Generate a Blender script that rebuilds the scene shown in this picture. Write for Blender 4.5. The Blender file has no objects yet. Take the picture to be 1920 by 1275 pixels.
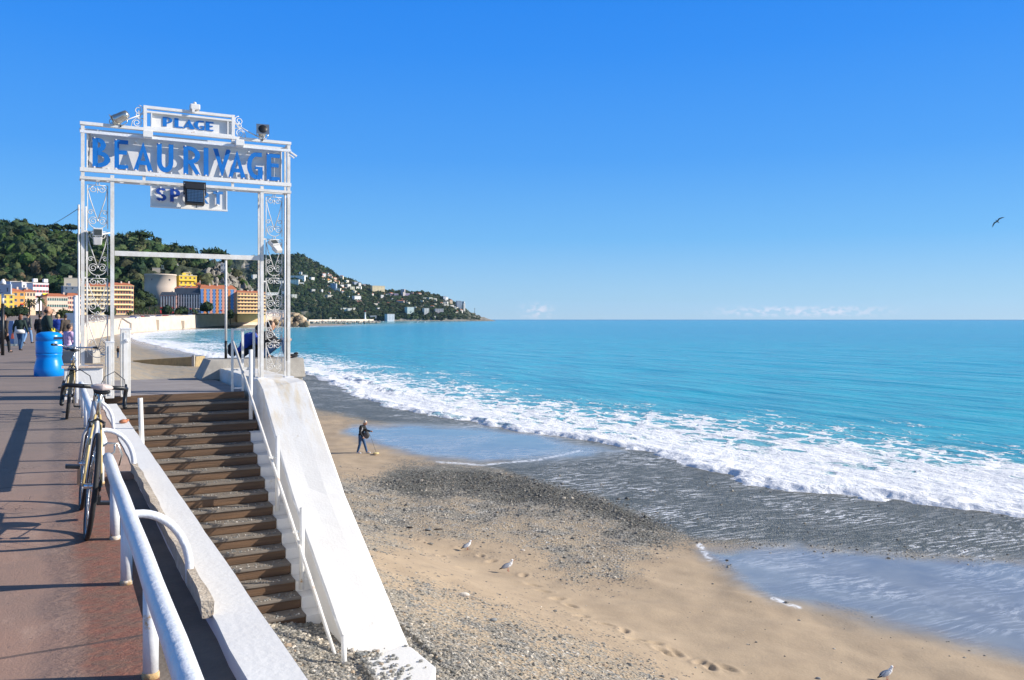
import bpy, bmesh, math, random
import numpy as np
from mathutils import Vector, Matrix, Euler
random.seed(7); np.random.seed(7)
PI = math.pi; R = math.radians
S = bpy.context.scene; COL = S.collection
# ------------------------------------------------------------- camera
HAZE = 1.8e-5
EYE = 1.45                       # metres above the promenade
YAW = R(28.33); F = 1580.0       # the promenade runs along +Y, the sea lies to +X
SY, CY = math.sin(YAW), math.cos(YAW)
cam = bpy.data.objects.new('camera', bpy.data.cameras.new('camera')); COL.objects.link(cam)
cam.location = (0, 0, EYE); cam.rotation_euler = (PI/2, 0, -YAW)
cam.data.sensor_width = 36; cam.data.lens = F/1920*36
cam.data.shift_y = -39.5/1920
cam.data.clip_start = .05; cam.data.clip_end = 60000
S.camera = cam
# ------------------------------------------------------------- sun and sky
EL = R(26); SAZ = math.atan2(.92, -.39)       # compass-like: x = sin, y = cos
SUN = Vector((math.cos(EL)*math.sin(SAZ), math.cos(EL)*math.cos(SAZ), math.sin(EL)))
sl = bpy.data.lights.new('sun', 'SUN'); sl.energy = 5.0; sl.angle = R(.55); sl.color = (1, .93, .82)
so = bpy.data.objects.new('sun', sl); COL.objects.link(so)
so.rotation_euler = SUN.to_track_quat('Z', 'Y').to_euler()
W = bpy.data.worlds.new('World'); S.world = W; W.use_nodes = True
def build_world():
    nt = W.node_tree; nt.nodes.clear(); N = nt.nodes.new; L = nt.links.new
    out = N('ShaderNodeOutputWorld'); bg = N('ShaderNodeBackground'); sky = N('ShaderNodeTexSky')
    sky.sky_type = 'NISHITA'; sky.sun_disc = False; sky.sun_elevation = EL; sky.sun_rotation = SAZ
    sky.air_density = 1.0; sky.dust_density = .15; sky.ozone_density = 3.0; sky.altitude = 0
    hs = N('ShaderNodeHueSaturation'); hs.inputs['Saturation'].default_value = 1.16; hs.inputs['Hue'].default_value = .5
    tint = N('ShaderNodeMix'); tint.data_type = 'RGBA'; tint.blend_type = 'MULTIPLY'; tint.inputs[0].default_value = 1
    tint.inputs[7].default_value = (.84, 1.0, 1.12, 1)
    # a few small cumulus far out over the sea, low on the horizon
    tc = N('ShaderNodeTexCoord'); sep = N('ShaderNodeSeparateXYZ'); L(tc.outputs['Generated'], sep.inputs[0])
    az = N('ShaderNodeMath'); az.operation = 'ARCTAN2'; L(sep.outputs[0], az.inputs[0]); L(sep.outputs[1], az.inputs[1])
    def band(src, c, h, soft):
        a = N('ShaderNodeMath'); a.operation = 'SUBTRACT'; L(src, a.inputs[0]); a.inputs[1].default_value = c
        b = N('ShaderNodeMath'); b.operation = 'ABSOLUTE'; L(a.outputs[0], b.inputs[0])
        m = N('ShaderNodeMapRange'); m.interpolation_type = 'SMOOTHSTEP'; L(b.outputs[0], m.inputs[0])
        m.inputs[1].default_value = h+soft; m.inputs[2].default_value = max(h-soft, 0); m.inputs[3].default_value = 0; m.inputs[4].default_value = 1
        return m.outputs[0]
    def mul(a, b):
        m = N('ShaderNodeMath'); m.operation = 'MULTIPLY'; L(a, m.inputs[0]); L(b, m.inputs[1]); return m.outputs[0]
    def azi(px): return YAW + math.atan((px-960)/F)
    comb = N('ShaderNodeCombineXYZ'); L(az.outputs[0], comb.inputs[0]); L(sep.outputs[2], comb.inputs[1])
    no = N('ShaderNodeTexNoise'); no.inputs['Scale'].default_value = 110; no.inputs['Detail'].default_value = 5
    mp = N('ShaderNodeMapping'); mp.inputs['Scale'].default_value = (1, 1.9, 1); L(comb.outputs[0], mp.inputs[0]); L(mp.outputs[0], no.inputs['Vector'])
    th = N('ShaderNodeMapRange'); th.interpolation_type = 'SMOOTHSTEP'; L(no.outputs[0], th.inputs[0]); th.inputs[1].default_value = .42; th.inputs[2].default_value = .62
    c1 = mul(band(az.outputs[0], azi(1008), .014, .014), band(sep.outputs[2], .010, .006, .007))
    c2 = mul(band(az.outputs[0], azi(1500), .075, .05), band(sep.outputs[2], .0085, .002, .0065))
    mx = N('ShaderNodeMath'); mx.operation = 'MAXIMUM'; L(c1, mx.inputs[0]); L(c2, mx.inputs[1])
    cl = mul(mx.outputs[0], th.outputs[0])
    k = N('ShaderNodeMath'); k.operation = 'MULTIPLY'; L(cl, k.inputs[0]); k.inputs[1].default_value = .6
    cm = N('ShaderNodeMix'); cm.data_type = 'RGBA'; L(k.outputs[0], cm.inputs[0]); cm.inputs[7].default_value = (7.2, 6.6, 7.2, 1)
    ramp = N('ShaderNodeValToRGB'); L(sep.outputs[2], ramp.inputs[0]); e = ramp.color_ramp
    stops = [(0.0, (.48, .70, .92)), (.024, (.39, .67, .95)), (.093, (.18, .52, .99)), (.185, (.082, .385, 1.0)), (.30, (.035, .30, .99)), (.37, (.022, .265, .96)), (.6, (.11, .19, .36)), (1.0, (.12, .17, .26))]
    while len(e.elements) < len(stops): e.elements.new(.5)
    for q, (p, c) in zip(e.elements, stops): q.position = p; q.color = (*c, 1)
    vs = N('ShaderNodeVectorMath'); vs.operation = 'SCALE'; vs.inputs['Scale'].default_value = 6.7; L(ramp.outputs[0], vs.inputs[0])
    bl = N('ShaderNodeMix'); bl.data_type = 'RGBA'; bl.inputs[0].default_value = .90; L(vs.outputs[0], bl.inputs[7])
    L(sky.outputs[0], hs.inputs['Color']); L(hs.outputs[0], tint.inputs[6]); L(tint.outputs[2], bl.inputs[6]); L(bl.outputs[2], cm.inputs[6]); L(cm.outputs[2], bg.inputs[0])
    bg.inputs[1].default_value = .098; L(bg.outputs[0], out.inputs[0])
build_world()
S.view_settings.view_transform = 'Standard'; S.view_settings.look = 'None'
S.view_settings.exposure = .53; S.view_settings.gamma = 1
S.render.engine = 'CYCLES'
S.cycles.max_bounces = 6; S.cycles.caustics_reflective = False; S.cycles.caustics_refractive = False
# ------------------------------------------------------------- measuring helpers (1920 x 1275 photograph, horizon at 598)
def uv(px, py): return (px-960)/F, (py-598)/F
def at(px, py, d):
    u, v = uv(px, py); l = u*d
    return Vector((l*CY+d*SY, d*CY-l*SY, EYE-v*d))
def onz(px, py, z):
    u, v = uv(px, py); return at(px, py, (EYE-z)/v)
def onX(px, py, X):
    u, v = uv(px, py); return at(px, py, X/(SY+u*CY))
def onY(px, py, Y):
    u, v = uv(px, py); return at(px, py, Y/(CY-u*SY))
def proj(X, Y, Z):
    d = X*SY+Y*CY; l = X*CY-Y*SY
    return 960+F*l/d, 598+F*(EYE-Z)/d
# ------------------------------------------------------------- object helpers
def tag(o, label=None, cat=None, group=None, kind=None):
    if label: o['label'] = label
    if cat: o['category'] = cat
    if group: o['group'] = group
    if kind: o['kind'] = kind
    return o
def thing(name, loc=(0, 0, 0), rz=0, label=None, cat=None, group=None):
    o = bpy.data.objects.new(name, None); COL.objects.link(o); o.empty_display_size = .1
    o.location = loc; o.rotation_euler = (0, 0, rz); return tag(o, label, cat, group)
def kids(o): return [c for c in o.children]
def copy_tree(o, parent=None, deep=True):
    c = o.copy(); COL.objects.link(c); c.parent = parent
    if deep:
        for ch in kids(o): copy_tree(ch, c)
    return c
def icos(sub=1):
    bm = bmesh.new(); bmesh.ops.create_icosphere(bm, subdivisions=sub, radius=1)
    v = np.array([p.co[:] for p in bm.verts]); f = [[q.index for q in fc.verts] for fc in bm.faces]; bm.free()
    return v, f
ICO = {k: icos(k) for k in (1, 2, 3)}
class MB:
    def __init__(s): s.v = []; s.f = []; s.sm = []; s.mi = []
    def add(s, vs, fs, smooth=False, mi=0):
        n = len(s.v); s.v += [tuple(p) for p in vs]
        for f in fs: s.f.append([n+i for i in f]); s.sm.append(smooth); s.mi.append(mi)
        return s
    def box(s, a, b, mi=0):
        x0, y0, z0 = a; x1, y1, z1 = b
        return s.add([(x0,y0,z0),(x1,y0,z0),(x1,y1,z0),(x0,y1,z0),(x0,y0,z1),(x1,y0,z1),(x1,y1,z1),(x0,y1,z1)],
              [(0,3,2,1),(4,5,6,7),(0,1,5,4),(1,2,6,5),(2,3,7,6),(3,0,4,7)], False, mi)
    def hexa(s, pts, mi=0):          # eight corners: bottom four then top four
        return s.add(pts, [(0,3,2,1),(4,5,6,7),(0,1,5,4),(1,2,6,5),(2,3,7,6),(3,0,4,7)], False, mi)
    def bar(s, p, q, w, h=None, up=(0, 0, 1), mi=0):
        h = h or w; p = Vector(p); q = Vector(q); d = (q-p).normalized(); up = Vector(up)
        if abs(d.dot(up)) > .95: up = Vector((0, 1, 0))
        x = d.cross(up).normalized(); z = x.cross(d).normalized()
        c = []
        for e in (p, q):
            for a, b in ((-1,-1),(1,-1),(1,1),(-1,1)): c.append(e + x*a*w/2 + z*b*h/2)
        return s.add(c, [(0,1,2,3),(7,6,5,4),(0,4,5,1),(1,5,6,2),(2,6,7,3),(3,7,4,0)], False, mi)
    def tube(s, pts, r, n=8, closed=False, mi=0, cap=True):
        pts = [Vector(p) for p in pts]; m = len(pts); rr = r if hasattr(r, '__len__') else [r]*m
        vs = []; prev = None
        for i, p in enumerate(pts):
            if closed: t = (pts[(i+1) % m]-pts[i-1]).normalized()
            else: t = (pts[min(i+1, m-1)]-pts[max(i-1, 0)]).normalized()
            if prev is None:
                a = Vector((0, 0, 1)) if abs(t.z) < .9 else Vector((1, 0, 0)); x = t.cross(a).normalized()
            else:
                x = (prev - t*prev.dot(t)).normalized()
            prev = x; y = t.cross(x)
            for k in range(n):
                a = 2*PI*k/n; vs.append(p + (x*math.cos(a)+y*math.sin(a))*rr[i])
        fs = []
        for i in range(m if closed else m-1):
            j = (i+1) % m
            for k in range(n): fs.append((i*n+k, i*n+(k+1) % n, j*n+(k+1) % n, j*n+k))
        if cap and not closed: fs += [tuple(range(n))[::-1], tuple((m-1)*n+k for k in range(n))]
        return s.add(vs, fs, True, mi)
    def lathe(s, prof, c=(0, 0, 0), n=24, mi=0, axis='Z', sx=1, sy=1):
        vs = []; fs = []
        for r, z in prof:
            for k in range(n):
                a = 2*PI*k/n; p = (r*math.cos(a)*sx, r*math.sin(a)*sy, z)
                if axis == 'Y': p = (p[0], p[2], p[1])
                if axis == 'X': p = (p[2], p[0], p[1])
                vs.append((p[0]+c[0], p[1]+c[1], p[2]+c[2]))
        for i in range(len(prof)-1):
            for k in range(n): fs.append((i*n+k, i*n+(k+1) % n, (i+1)*n+(k+1) % n, (i+1)*n+k))
        fs += [tuple(range(n))[::-1], tuple((len(prof)-1)*n+k for k in range(n))]
        return s.add(vs, fs, True, mi)
    def ball(s, c, r, sub=2, mi=0, jit=0, rot=None, smooth=True):
        v, f = ICO[sub]; r = np.array(r if hasattr(r, '__len__') else [r]*3)
        p = v*r
        if jit: p = p*(1+(np.random.rand(len(v), 1)-.5)*2*jit)
        if rot is not None: p = p @ np.array(Euler(rot).to_matrix()).T
        return s.add(p+np.array(c), f, smooth, mi)
    def prism(s, poly, y0, y1, mi=0):        # polygon in x,z extruded along y
        n = len(poly); vs = [(x, y0, z) for x, z in poly]+[(x, y1, z) for x, z in poly]
        fs = [tuple(range(n)), tuple(range(2*n-1, n-1, -1))]
        for i in range(n): j = (i+1) % n; fs.append((j, i, n+i, n+j))
        return s.add(vs, fs, False, mi)
    def prismx(s, poly, x0, x1, mi=0):       # polygon in y,z extruded along x
        n = len(poly); vs = [(x0, y, z) for y, z in poly]+[(x1, y, z) for y, z in poly]
        fs = [tuple(range(n)), tuple(range(2*n-1, n-1, -1))]
        for i in range(n): j = (i+1) % n; fs.append((j, i, n+i, n+j))
        return s.add(vs, fs, False, mi)
    def prismz(s, poly, z0, z1, mi=0):
        n = len(poly); vs = [(x, y, z0) for x, y in poly]+[(x, y, z1) for x, y in poly]
        fs = [tuple(range(n-1, -1, -1)), tuple(range(n, 2*n))]
        for i in range(n): j = (i+1) % n; fs.append((i, j, n+j, n+i))
        return s.add(vs, fs, False, mi)
    def mesh(s, name, mats):
        me = bpy.data.meshes.new(name); me.from_pydata(s.v, [], s.f)
        me.polygons.foreach_set('use_smooth', s.sm); me.polygons.foreach_set('material_index', s.mi)
        for m in (mats if isinstance(mats, (list, tuple)) else [mats]): me.materials.append(m)
        me.update(); return me
    def build(s, name, mats, parent=None, bevel=0):
        o = bpy.data.objects.new(name, s.mesh(name, mats)); COL.objects.link(o)
        bm = bmesh.new(); bm.from_mesh(o.data)
        bmesh.ops.recalc_face_normals(bm, faces=bm.faces)
        if bevel: bmesh.ops.bevel(bm, geom=[e for e in bm.edges if e.is_manifold and e.calc_face_angle(0) > .6], offset=bevel, segments=2, profile=.6, affect='EDGES')
        bm.to_mesh(o.data); bm.free()
        if parent: o.parent = parent
        return o
def npmesh(name, V, Fq, mat, smooth=True, attrs=None, parent=None):
    V = np.asarray(V, dtype=np.float32); Fq = np.asarray(Fq, dtype=np.int32); k = Fq.shape[1]
    me = bpy.data.meshes.new(name); me.vertices.add(len(V)); me.vertices.foreach_set('co', V.ravel())
    me.loops.add(Fq.size); me.loops.foreach_set('vertex_index', Fq.ravel())
    me.polygons.add(len(Fq)); me.polygons.foreach_set('loop_start', np.arange(len(Fq), dtype=np.int32)*k)
    me.polygons.foreach_set('use_smooth', np.full(len(Fq), smooth))
    for nm, arr in (attrs or {}).items():
        a = me.attributes.new(nm, 'FLOAT_COLOR', 'POINT'); arr = np.asarray(arr, dtype=np.float32)
        if arr.shape[1] == 3: arr = np.hstack([arr, np.ones((len(arr), 1), np.float32)])
        a.data.foreach_set('color', arr.ravel())
    me.materials.append(mat); me.update(calc_edges=True); me.validate()
    o = bpy.data.objects.new(name, me); COL.objects.link(o)
    if parent: o.parent = parent
    return o
# ------------------------------------------------------------- value noise
def _h(ix, iy, s):
    n = (ix.astype(np.int64)*374761393 + iy.astype(np.int64)*668265263 + s*974634777) & 0xFFFFFFFF
    n = ((n ^ (n >> 13))*1274126177) & 0xFFFFFFFF
    return ((n ^ (n >> 16)) & 0xFFFF)/65535.0
def vn(x, y, s=0):
    x = np.asarray(x, float); y = np.asarray(y, float)
    ix = np.floor(x); iy = np.floor(y); fx = x-ix; fy = y-iy
    fx = fx*fx*(3-2*fx); fy = fy*fy*(3-2*fy)
    a = _h(ix, iy, s); b = _h(ix+1, iy, s); c = _h(ix, iy+1, s); d = _h(ix+1, iy+1, s)
    return (a*(1-fx)+b*fx)*(1-fy)+(c*(1-fx)+d*fx)*fy
def fbm(x, y, o=4, s=0, g=.5):
    t = 0; a = 1; w = 0
    for k in range(o): t = t+a*vn(x*2**k, y*2**k, s+k*17); w += a; a *= g
    return t/w
def sstep(a, b, x):
    t = np.clip((x-a)/(b-a), 0, 1); return t*t*(3-2*t)
def polydist(px, py, poly):            # signed distance, positive inside
    px = np.asarray(px, float); py = np.asarray(py, float)
    P = np.array(poly, float); n = len(P); d = np.full(px.shape, 1e9); ins = np.zeros(px.shape, bool)
    for i in range(n):
        ax, ay = P[i]; bx, by = P[(i+1) % n]; ex, ey = bx-ax, by-ay
        t = np.clip(((px-ax)*ex+(py-ay)*ey)/(ex*ex+ey*ey), 0, 1)
        d = np.minimum(d, np.hypot(px-ax-t*ex, py-ay-t*ey))
        c = ((ay > py) != (by > py)) & (px < ex*(py-ay)/(ey if ey else 1e-9)+ax); ins ^= c
    return np.where(ins, d, -d)
# ------------------------------------------------------------- materials
def nodes(m):
    m.use_nodes = True; nt = m.node_tree; nt.nodes.clear()
    return nt, nt.nodes.new, nt.links.new
def mat(name, col, rough=.6, var=.12, scale=6, bump=.15, metal=0, rust=0, col2=None, bscale=None, spec=.5, rscale=3.0, rustcol=(.42, .17, .04), stretch=(1, 1, 1), dist=.01):
    m = bpy.data.materials.new(name); nt, N, L = nodes(m)
    out = N('ShaderNodeOutputMaterial'); b = N('ShaderNodeBsdfPrincipled'); L(b.outputs[0], out.inputs[0])
    b.inputs['Roughness'].default_value = rough; b.inputs['Metallic'].default_value = metal
    b.inputs['Specular IOR Level'].default_value = spec
    tc = N('ShaderNodeTexCoord'); mp = N('ShaderNodeMapping'); mp.inputs['Scale'].default_value = stretch; L(tc.outputs['Object'], mp.inputs[0])
    n = N('ShaderNodeTexNoise'); n.inputs['Scale'].default_value = scale; n.inputs['Detail'].default_value = 6; n.inputs['Roughness'].default_value = .62
    L(mp.outputs[0], n.inputs['Vector'])
    cr = N('ShaderNodeMapRange'); cr.inputs[1].default_value = .3; cr.inputs[2].default_value = .7; L(n.outputs[0], cr.inputs[0])
    mx = N('ShaderNodeMix'); mx.data_type = 'RGBA'; L(cr.outputs[0], mx.inputs[0])
    c2 = col2 or [min(1, c*(1+var)) for c in col]; c1 = [c*(1-var) for c in col] if not col2 else col
    mx.inputs[6].default_value = (*c1, 1); mx.inputs[7].default_value = (*c2, 1); src = mx.outputs[2]
    if rust:
        r = N('ShaderNodeTexNoise'); r.inputs['Scale'].default_value = rscale; r.inputs['Detail'].default_value = 8; r.inputs['Roughness'].default_value = .75
        L(tc.outputs['Object'], r.inputs['Vector'])
        rr = N('ShaderNodeMapRange'); rr.interpolation_type = 'SMOOTHSTEP'; rr.inputs[1].default_value = .72-rust*.25; rr.inputs[2].default_value = .80-rust*.2; L(r.outputs[0], rr.inputs[0])
        m2 = N('ShaderNodeMix'); m2.data_type = 'RGBA'; L(rr.outputs[0], m2.inputs[0]); L(src, m2.inputs[6]); m2.inputs[7].default_value = (*rustcol, 1); src = m2.outputs[2]
    L(src, b.inputs['Base Color'])
    if bump:
        n2 = N('ShaderNodeTexNoise'); n2.inputs['Scale'].default_value = bscale or scale*6; n2.inputs['Detail'].default_value = 5
        L(mp.outputs[0], n2.inputs['Vector'])
        bp = N('ShaderNodeBump'); bp.inputs['Strength'].default_value = bump; bp.inputs['Distance'].default_value = dist
        L(n2.outputs[0], bp.inputs['Height']); L(bp.outputs[0], b.inputs['Normal'])
    return m
M = {}
M['white'] = mat('white_paint', (.70, .68, .64), .45, .05, 5, .25, rust=.46, rscale=5, col2=(.80, .79, .78), rustcol=(.46, .28, .12))
M['white_rusty'] = mat('rusty_white_paint', (.60, .56, .49), .5, .08, 5, .3, rust=.52, rscale=4.5, col2=(.79, .78, .76))
M['rail'] = mat('rail_paint', (.74, .76, .80), .34, .05, 9, .6, rust=.38, rscale=14, rustcol=(.42, .36, .30), bscale=30)
M['post'] = mat('post_paint', (.78, .78, .79), .35, .05, 4, .25, rust=.5, rscale=5, rustcol=(.55, .27, .02))
M['render'] = mat('white_render', (.72, .70, .675), .8, .04, 1.6, .35, rust=.42, rscale=2.2, rustcol=(.60, .55, .47), bscale=26, col2=(.775, .765, .745))
def worn(m):
    nt = m.node_tree; N = nt.nodes.new; L = nt.links.new; b = [n for n in nt.nodes if n.type == 'BSDF_PRINCIPLED'][0]; src = b.inputs['Base Color'].links[0].from_socket
    P = N('ShaderNodeNewGeometry').outputs['Position']; sp = N('ShaderNodeSeparateXYZ'); L(P, sp.inputs[0])
    n = N('ShaderNodeTexNoise'); n.inputs['Scale'].default_value = 2.2; n.inputs['Detail'].default_value = 8; n.inputs['Roughness'].default_value = .7
    mp = N('ShaderNodeMapping'); mp.inputs['Scale'].default_value = (2.6, .5, .5); L(P, mp.inputs[0]); L(mp.outputs[0], n.inputs['Vector'])
    def mr(s, a, c, hi=1):
        r = N('ShaderNodeMapRange'); r.interpolation_type = 'SMOOTHSTEP'; L(s, r.inputs[0]); r.inputs[1].default_value = a; r.inputs[2].default_value = c; r.inputs[4].default_value = hi; return r.outputs[0]
    x = N('ShaderNodeMath'); x.operation = 'MULTIPLY'; L(mr(n.outputs[0], .42, .66), x.inputs[0]); L(mr(sp.outputs[2], -1.3, .2, .75), x.inputs[1])
    m1 = N('ShaderNodeMix'); m1.data_type = 'RGBA'; L(x.outputs[0], m1.inputs[0]); L(src, m1.inputs[6]); m1.inputs[7].default_value = (.66, .54, .36, 1)
    d = N('ShaderNodeTexNoise'); d.inputs['Scale'].default_value = 9; d.inputs['Detail'].default_value = 8; d.inputs['Roughness'].default_value = .75; L(P, d.inputs['Vector'])
    m2 = N('ShaderNodeMix'); m2.data_type = 'RGBA'; L(mr(d.outputs[0], .67, .72, .8), m2.inputs[0]); L(m1.outputs[2], m2.inputs[6]); m2.inputs[7].default_value = (.36, .31, .26, 1)
    L(m2.outputs[2], b.inputs['Base Color'])
M['slope'] = mat('worn_white_render', (.72, .70, .675), .8, .04, 1.6, .35, rust=.42, rscale=2.2, rustcol=(.60, .55, .47), bscale=26, col2=(.775, .765, .745)); worn(M['slope'])
M['panel'] = mat('sign_panel', (.74, .72, .69), .5, .06, 3, .1, rust=.12)
M['blue'] = mat('blue_letter', (.006, .15, .50), .4, .12, 7, .1)
M['blue2'] = mat('navy_letter', (.012, .06, .32), .4, .2, 9, .1)
M['blue3'] = mat('pale_blue_letter', (.05, .20, .50), .4, .2, 9, .1)
M['iron'] = mat('wrought_iron', (.62, .60, .57), .5, .1, 8, .1, rust=.35, rscale=9)
M['steel'] = mat('steel', (.55, .54, .50), .28, .1, 6, .1, metal=.9, rust=.1)
M['chrome'] = mat('chrome', (.7, .7, .72), .18, .05, 8, .0, metal=1)
M['black'] = mat('black_plastic', (.012, .013, .015), .45, .2, 10, .1)
M['rubber'] = mat('rubber', (.016, .016, .017), .7, .2, 20, .2)
M['glass'] = mat('lamp_glass', (.06, .07, .07), .15, .2, 12, 0)
M['dglass'] = mat('dark_pane', (.05, .06, .08), .25, .2, .6, 0)
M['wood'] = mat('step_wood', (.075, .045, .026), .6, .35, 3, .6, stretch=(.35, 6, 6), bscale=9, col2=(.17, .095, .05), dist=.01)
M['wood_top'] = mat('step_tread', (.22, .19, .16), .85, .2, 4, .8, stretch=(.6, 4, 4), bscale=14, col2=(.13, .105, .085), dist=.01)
M['conc'] = mat('concrete', (.33, .30, .26), .9, .2, 5, .9, bscale=40, col2=(.45, .42, .37))
M['curb'] = mat('rough_curb', (.56, .49, .40), .95, .2, 14, 1.0, bscale=60, col2=(.34, .27, .20), dist=.012)
M['walk'] = mat('shade_dark_walkway', (.13, .115, .10), .9, .2, 3, .5, bscale=40, col2=(.20, .175, .15))  # channel floor colour darkened to deepen the shade beside the curb
M['rimm'] = mat('dull_rim', (.20, .20, .21), .35, .1, 8, 0, metal=.8)
M['land'] = mat('landing_floor', (.32, .285, .27), .9, .2, 2, .5, bscale=40, col2=(.24, .21, .20))
M['bin'] = mat('bin_plastic', (.0, .24, .72), .3, .08, 4, .05)
M['skin'] = mat('skin', (.50, .27, .17), .6, .08, 10, 0)
M['hair_d'] = mat('dark_hair', (.025, .015, .012), .6, .2, 20, .2)
M['hair_w'] = mat('grey_hair', (.55, .50, .42), .7, .1, 20, .2)
M['hair_b'] = mat('brown_hair', (.12, .04, .02), .6, .2, 20, .2)
M['hair_y'] = mat('blond_hair', (.45, .32, .15), .6, .2, 20, .2)
M['jean'] = mat('denim', (.03, .09, .20), .8, .25, 9, .1)
M['jean_l'] = mat('pale_denim', (.16, .28, .48), .8, .25, 9, .1)
M['dark'] = mat('dark_cloth', (.012, .014, .018), .85, .2, 9, .1)
M['green_d'] = mat('dark_green_cloth', (.015, .035, .03), .85, .2, 9, .1)
M['brown'] = mat('brown_cloth', (.06, .045, .035), .85, .2, 9, .1)
M['grey'] = mat('grey_cloth', (.12, .12, .115), .85, .2, 9, .1)
M['bluec'] = mat('blue_cloth', (.008, .045, .30), .8, .2, 9, .1)
M['redc'] = mat('red_cloth', (.40, .02, .03), .8, .2, 9, .1)
M['beige'] = mat('beige_cloth', (.48, .40, .30), .85, .1, 9, .1)
M['whitec'] = mat('white_cloth', (.75, .74, .72), .85, .1, 9, .1)
M['shoe_w'] = mat('white_shoe', (.7, .7, .7), .6, .1, 9, .1)
M['yellow'] = mat('yellow', (.75, .58, .02), .5, .1, 9, .1)
# ============================================================= coast geometry
SEA = -6.1
fp = [(1920,965),(1800,950),(1600,930),(1450,915),(1350,880),(1250,850),(1130,830),(1000,810),(850,785),(700,750),(580,700)]
fr = sorted([(onz(x, y, SEA).y, onz(x, y, SEA).x) for x, y in fp])
fr = [(-60, 66), (-20, 50), (0, 41), (10, 36.5)] + fr + [(150, 27.5), (223, 25.7), (326, 24.5), (420, 28), (482, 36), (600, 66), (690, 104), (760, 160), (860, 240), (2000, 900)]
FY = np.array([a for a, b in fr]); FX = np.array([b for a, b in fr])
wallp = [(-60,.8),(60,.8),(150,3.2),(280,7.8),(450,17),(560,34),(640,58),(700,92),(735,128),(800,190),(2000,860)]
WY = np.array([a for a, b in wallp]); WX = np.array([b for a, b in wallp])
def front(Y): return np.interp(Y, FY, FX)

def beach_s(X, Y): xs = np.interp(Y, WY, WX); return (X-xs)/(front(Y)-xs)
BS = [-1, 0, .07, .10, .28, .40, .55, .8, 1.0, 1.3, 2, 4]; BZ = [-2.7, -2.72, -2.92, -3.15, -5.2, -5.62, -5.86, -5.99, -6.14, -6.9, -9, -16]
SG = np.linspace(-1, 4, 1001); _k = np.exp(-np.linspace(-2.5, 2.5, 31)**2); _k /= _k.sum(); BG = np.convolve(np.pad(np.interp(SG, BS, BZ), 15, 'edge'), _k, 'valid')
def beach_z(X, Y):
    s = beach_s(X, Y); z = np.interp(s, SG, BG)
    far = np.clip((np.asarray(Y)-70)/200, 0, 1)
    z = z*(1-far)+np.interp(s, [-1, 0, .5, 1, 1.5, 4], [-4.3, -4.6, -5.4, -6.14, -7.2, -14])*far
    return z
def fan(rs, an):
    A, Rr = np.meshgrid(an, rs); X = Rr*np.sin(YAW+A); Y = Rr*np.cos(YAW+A)
    nr, na = Rr.shape; i = np.arange(nr-1)[:, None]*na+np.arange(na-1)[None, :]
    Fq = np.stack([i, i+1, i+na+1, i+na], -1).reshape(-1, 4)
    return X.ravel(), Y.ravel(), Fq
# ---- masks of the beach, laid out from surveyed outlines and turned into ground positions
sandA = [(690,1035),(780,1010),(960,1015),(1050,1065),(1150,1085),(1220,1040),(1300,1000),(1420,1040),(1700,1120),(2300,1220),(2300,1500),(1500,1420),(1180,1250),(1050,1190),(930,1150),(800,1110),(720,1075)]
sandB = [(590,775),(640,785),(720,800),(900,830),(1000,845),(900,862),(800,874),(760,880),(700,905),(640,900),(560,860)]
wetC = [(640,812),(660,798),(760,795),(900,800),(1010,812),(1090,832),(1170,846),(1080,860),(900,868),(820,862),(740,843)]
wetE = [(1310,1030),(1500,1022),(1700,1040),(2400,1065),(2400,1380),(1920,1238),(1650,1170),(1440,1125),(1360,1070)]
dkB = [(690,905),(760,872),(870,872),(1000,890),(1150,935),(1240,970),(1290,1005),(1180,995),(1060,955),(900,935),(780,930)]
swD = [(560,680),(700,732),(850,766),(1000,790),(1250,828),(1450,890),(1920,940),(2500,985),(2500,1075),(1920,1056),(1500,1024),(1300,1015),(1250,985),(1100,925),(900,872),(1060,840),(1000,815),(700,790),(600,770),(540,740)]
def beach_masks(X, Y, Z):
    d = X*SY+Y*CY; l = X*CY-Y*SY; px = 960+F*l/d; py = 598+F*(EYE-Z)/d
    k = 1/np.clip((py-598)/300, .12, 2)          # soft edges in ground units
    wob = (fbm(X*.7, Y*.7, 4, 3)-.5)*46/k + (fbm(X*3, Y*3, 3, 5)-.5)*18/k
    def m(poly, soft): return sstep(-soft, soft, (polydist(px, py, poly)+wob)*k)
    def ms(poly, soft): return sstep(-soft, soft, (polydist(px, py, poly)+wob*.25)*k)
    s = beach_s(X, Y); near = d < 130
    sand = np.maximum(m(sandA, 26), m(sandB, 30)); 
    sand = np.where(near, sand, sstep(.25, .6, s)*.35)
    wet = np.maximum(ms(wetC, 14), ms(wetE, 13)); wet = np.where(near, wet, sstep(.45, .8, s)*.85)
    dark = m(dkB, 36); dark = np.where(near, dark, sstep(.8, 1, s)*.5)
    sw = ms(swD, 8); sw = np.where(near, sw, sstep(.7, .95, s))
    mix = sstep(5.2, 7.5, X+.35*(Y-8))*sstep(.35, .62, fbm(X*.9, Y*.9, 4, 9)+.12*sstep(-60, 0, polydist(px, py, sandA)))     # gravel patches
    return np.stack([sand, wet, dark, sw], -1), mix
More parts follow.
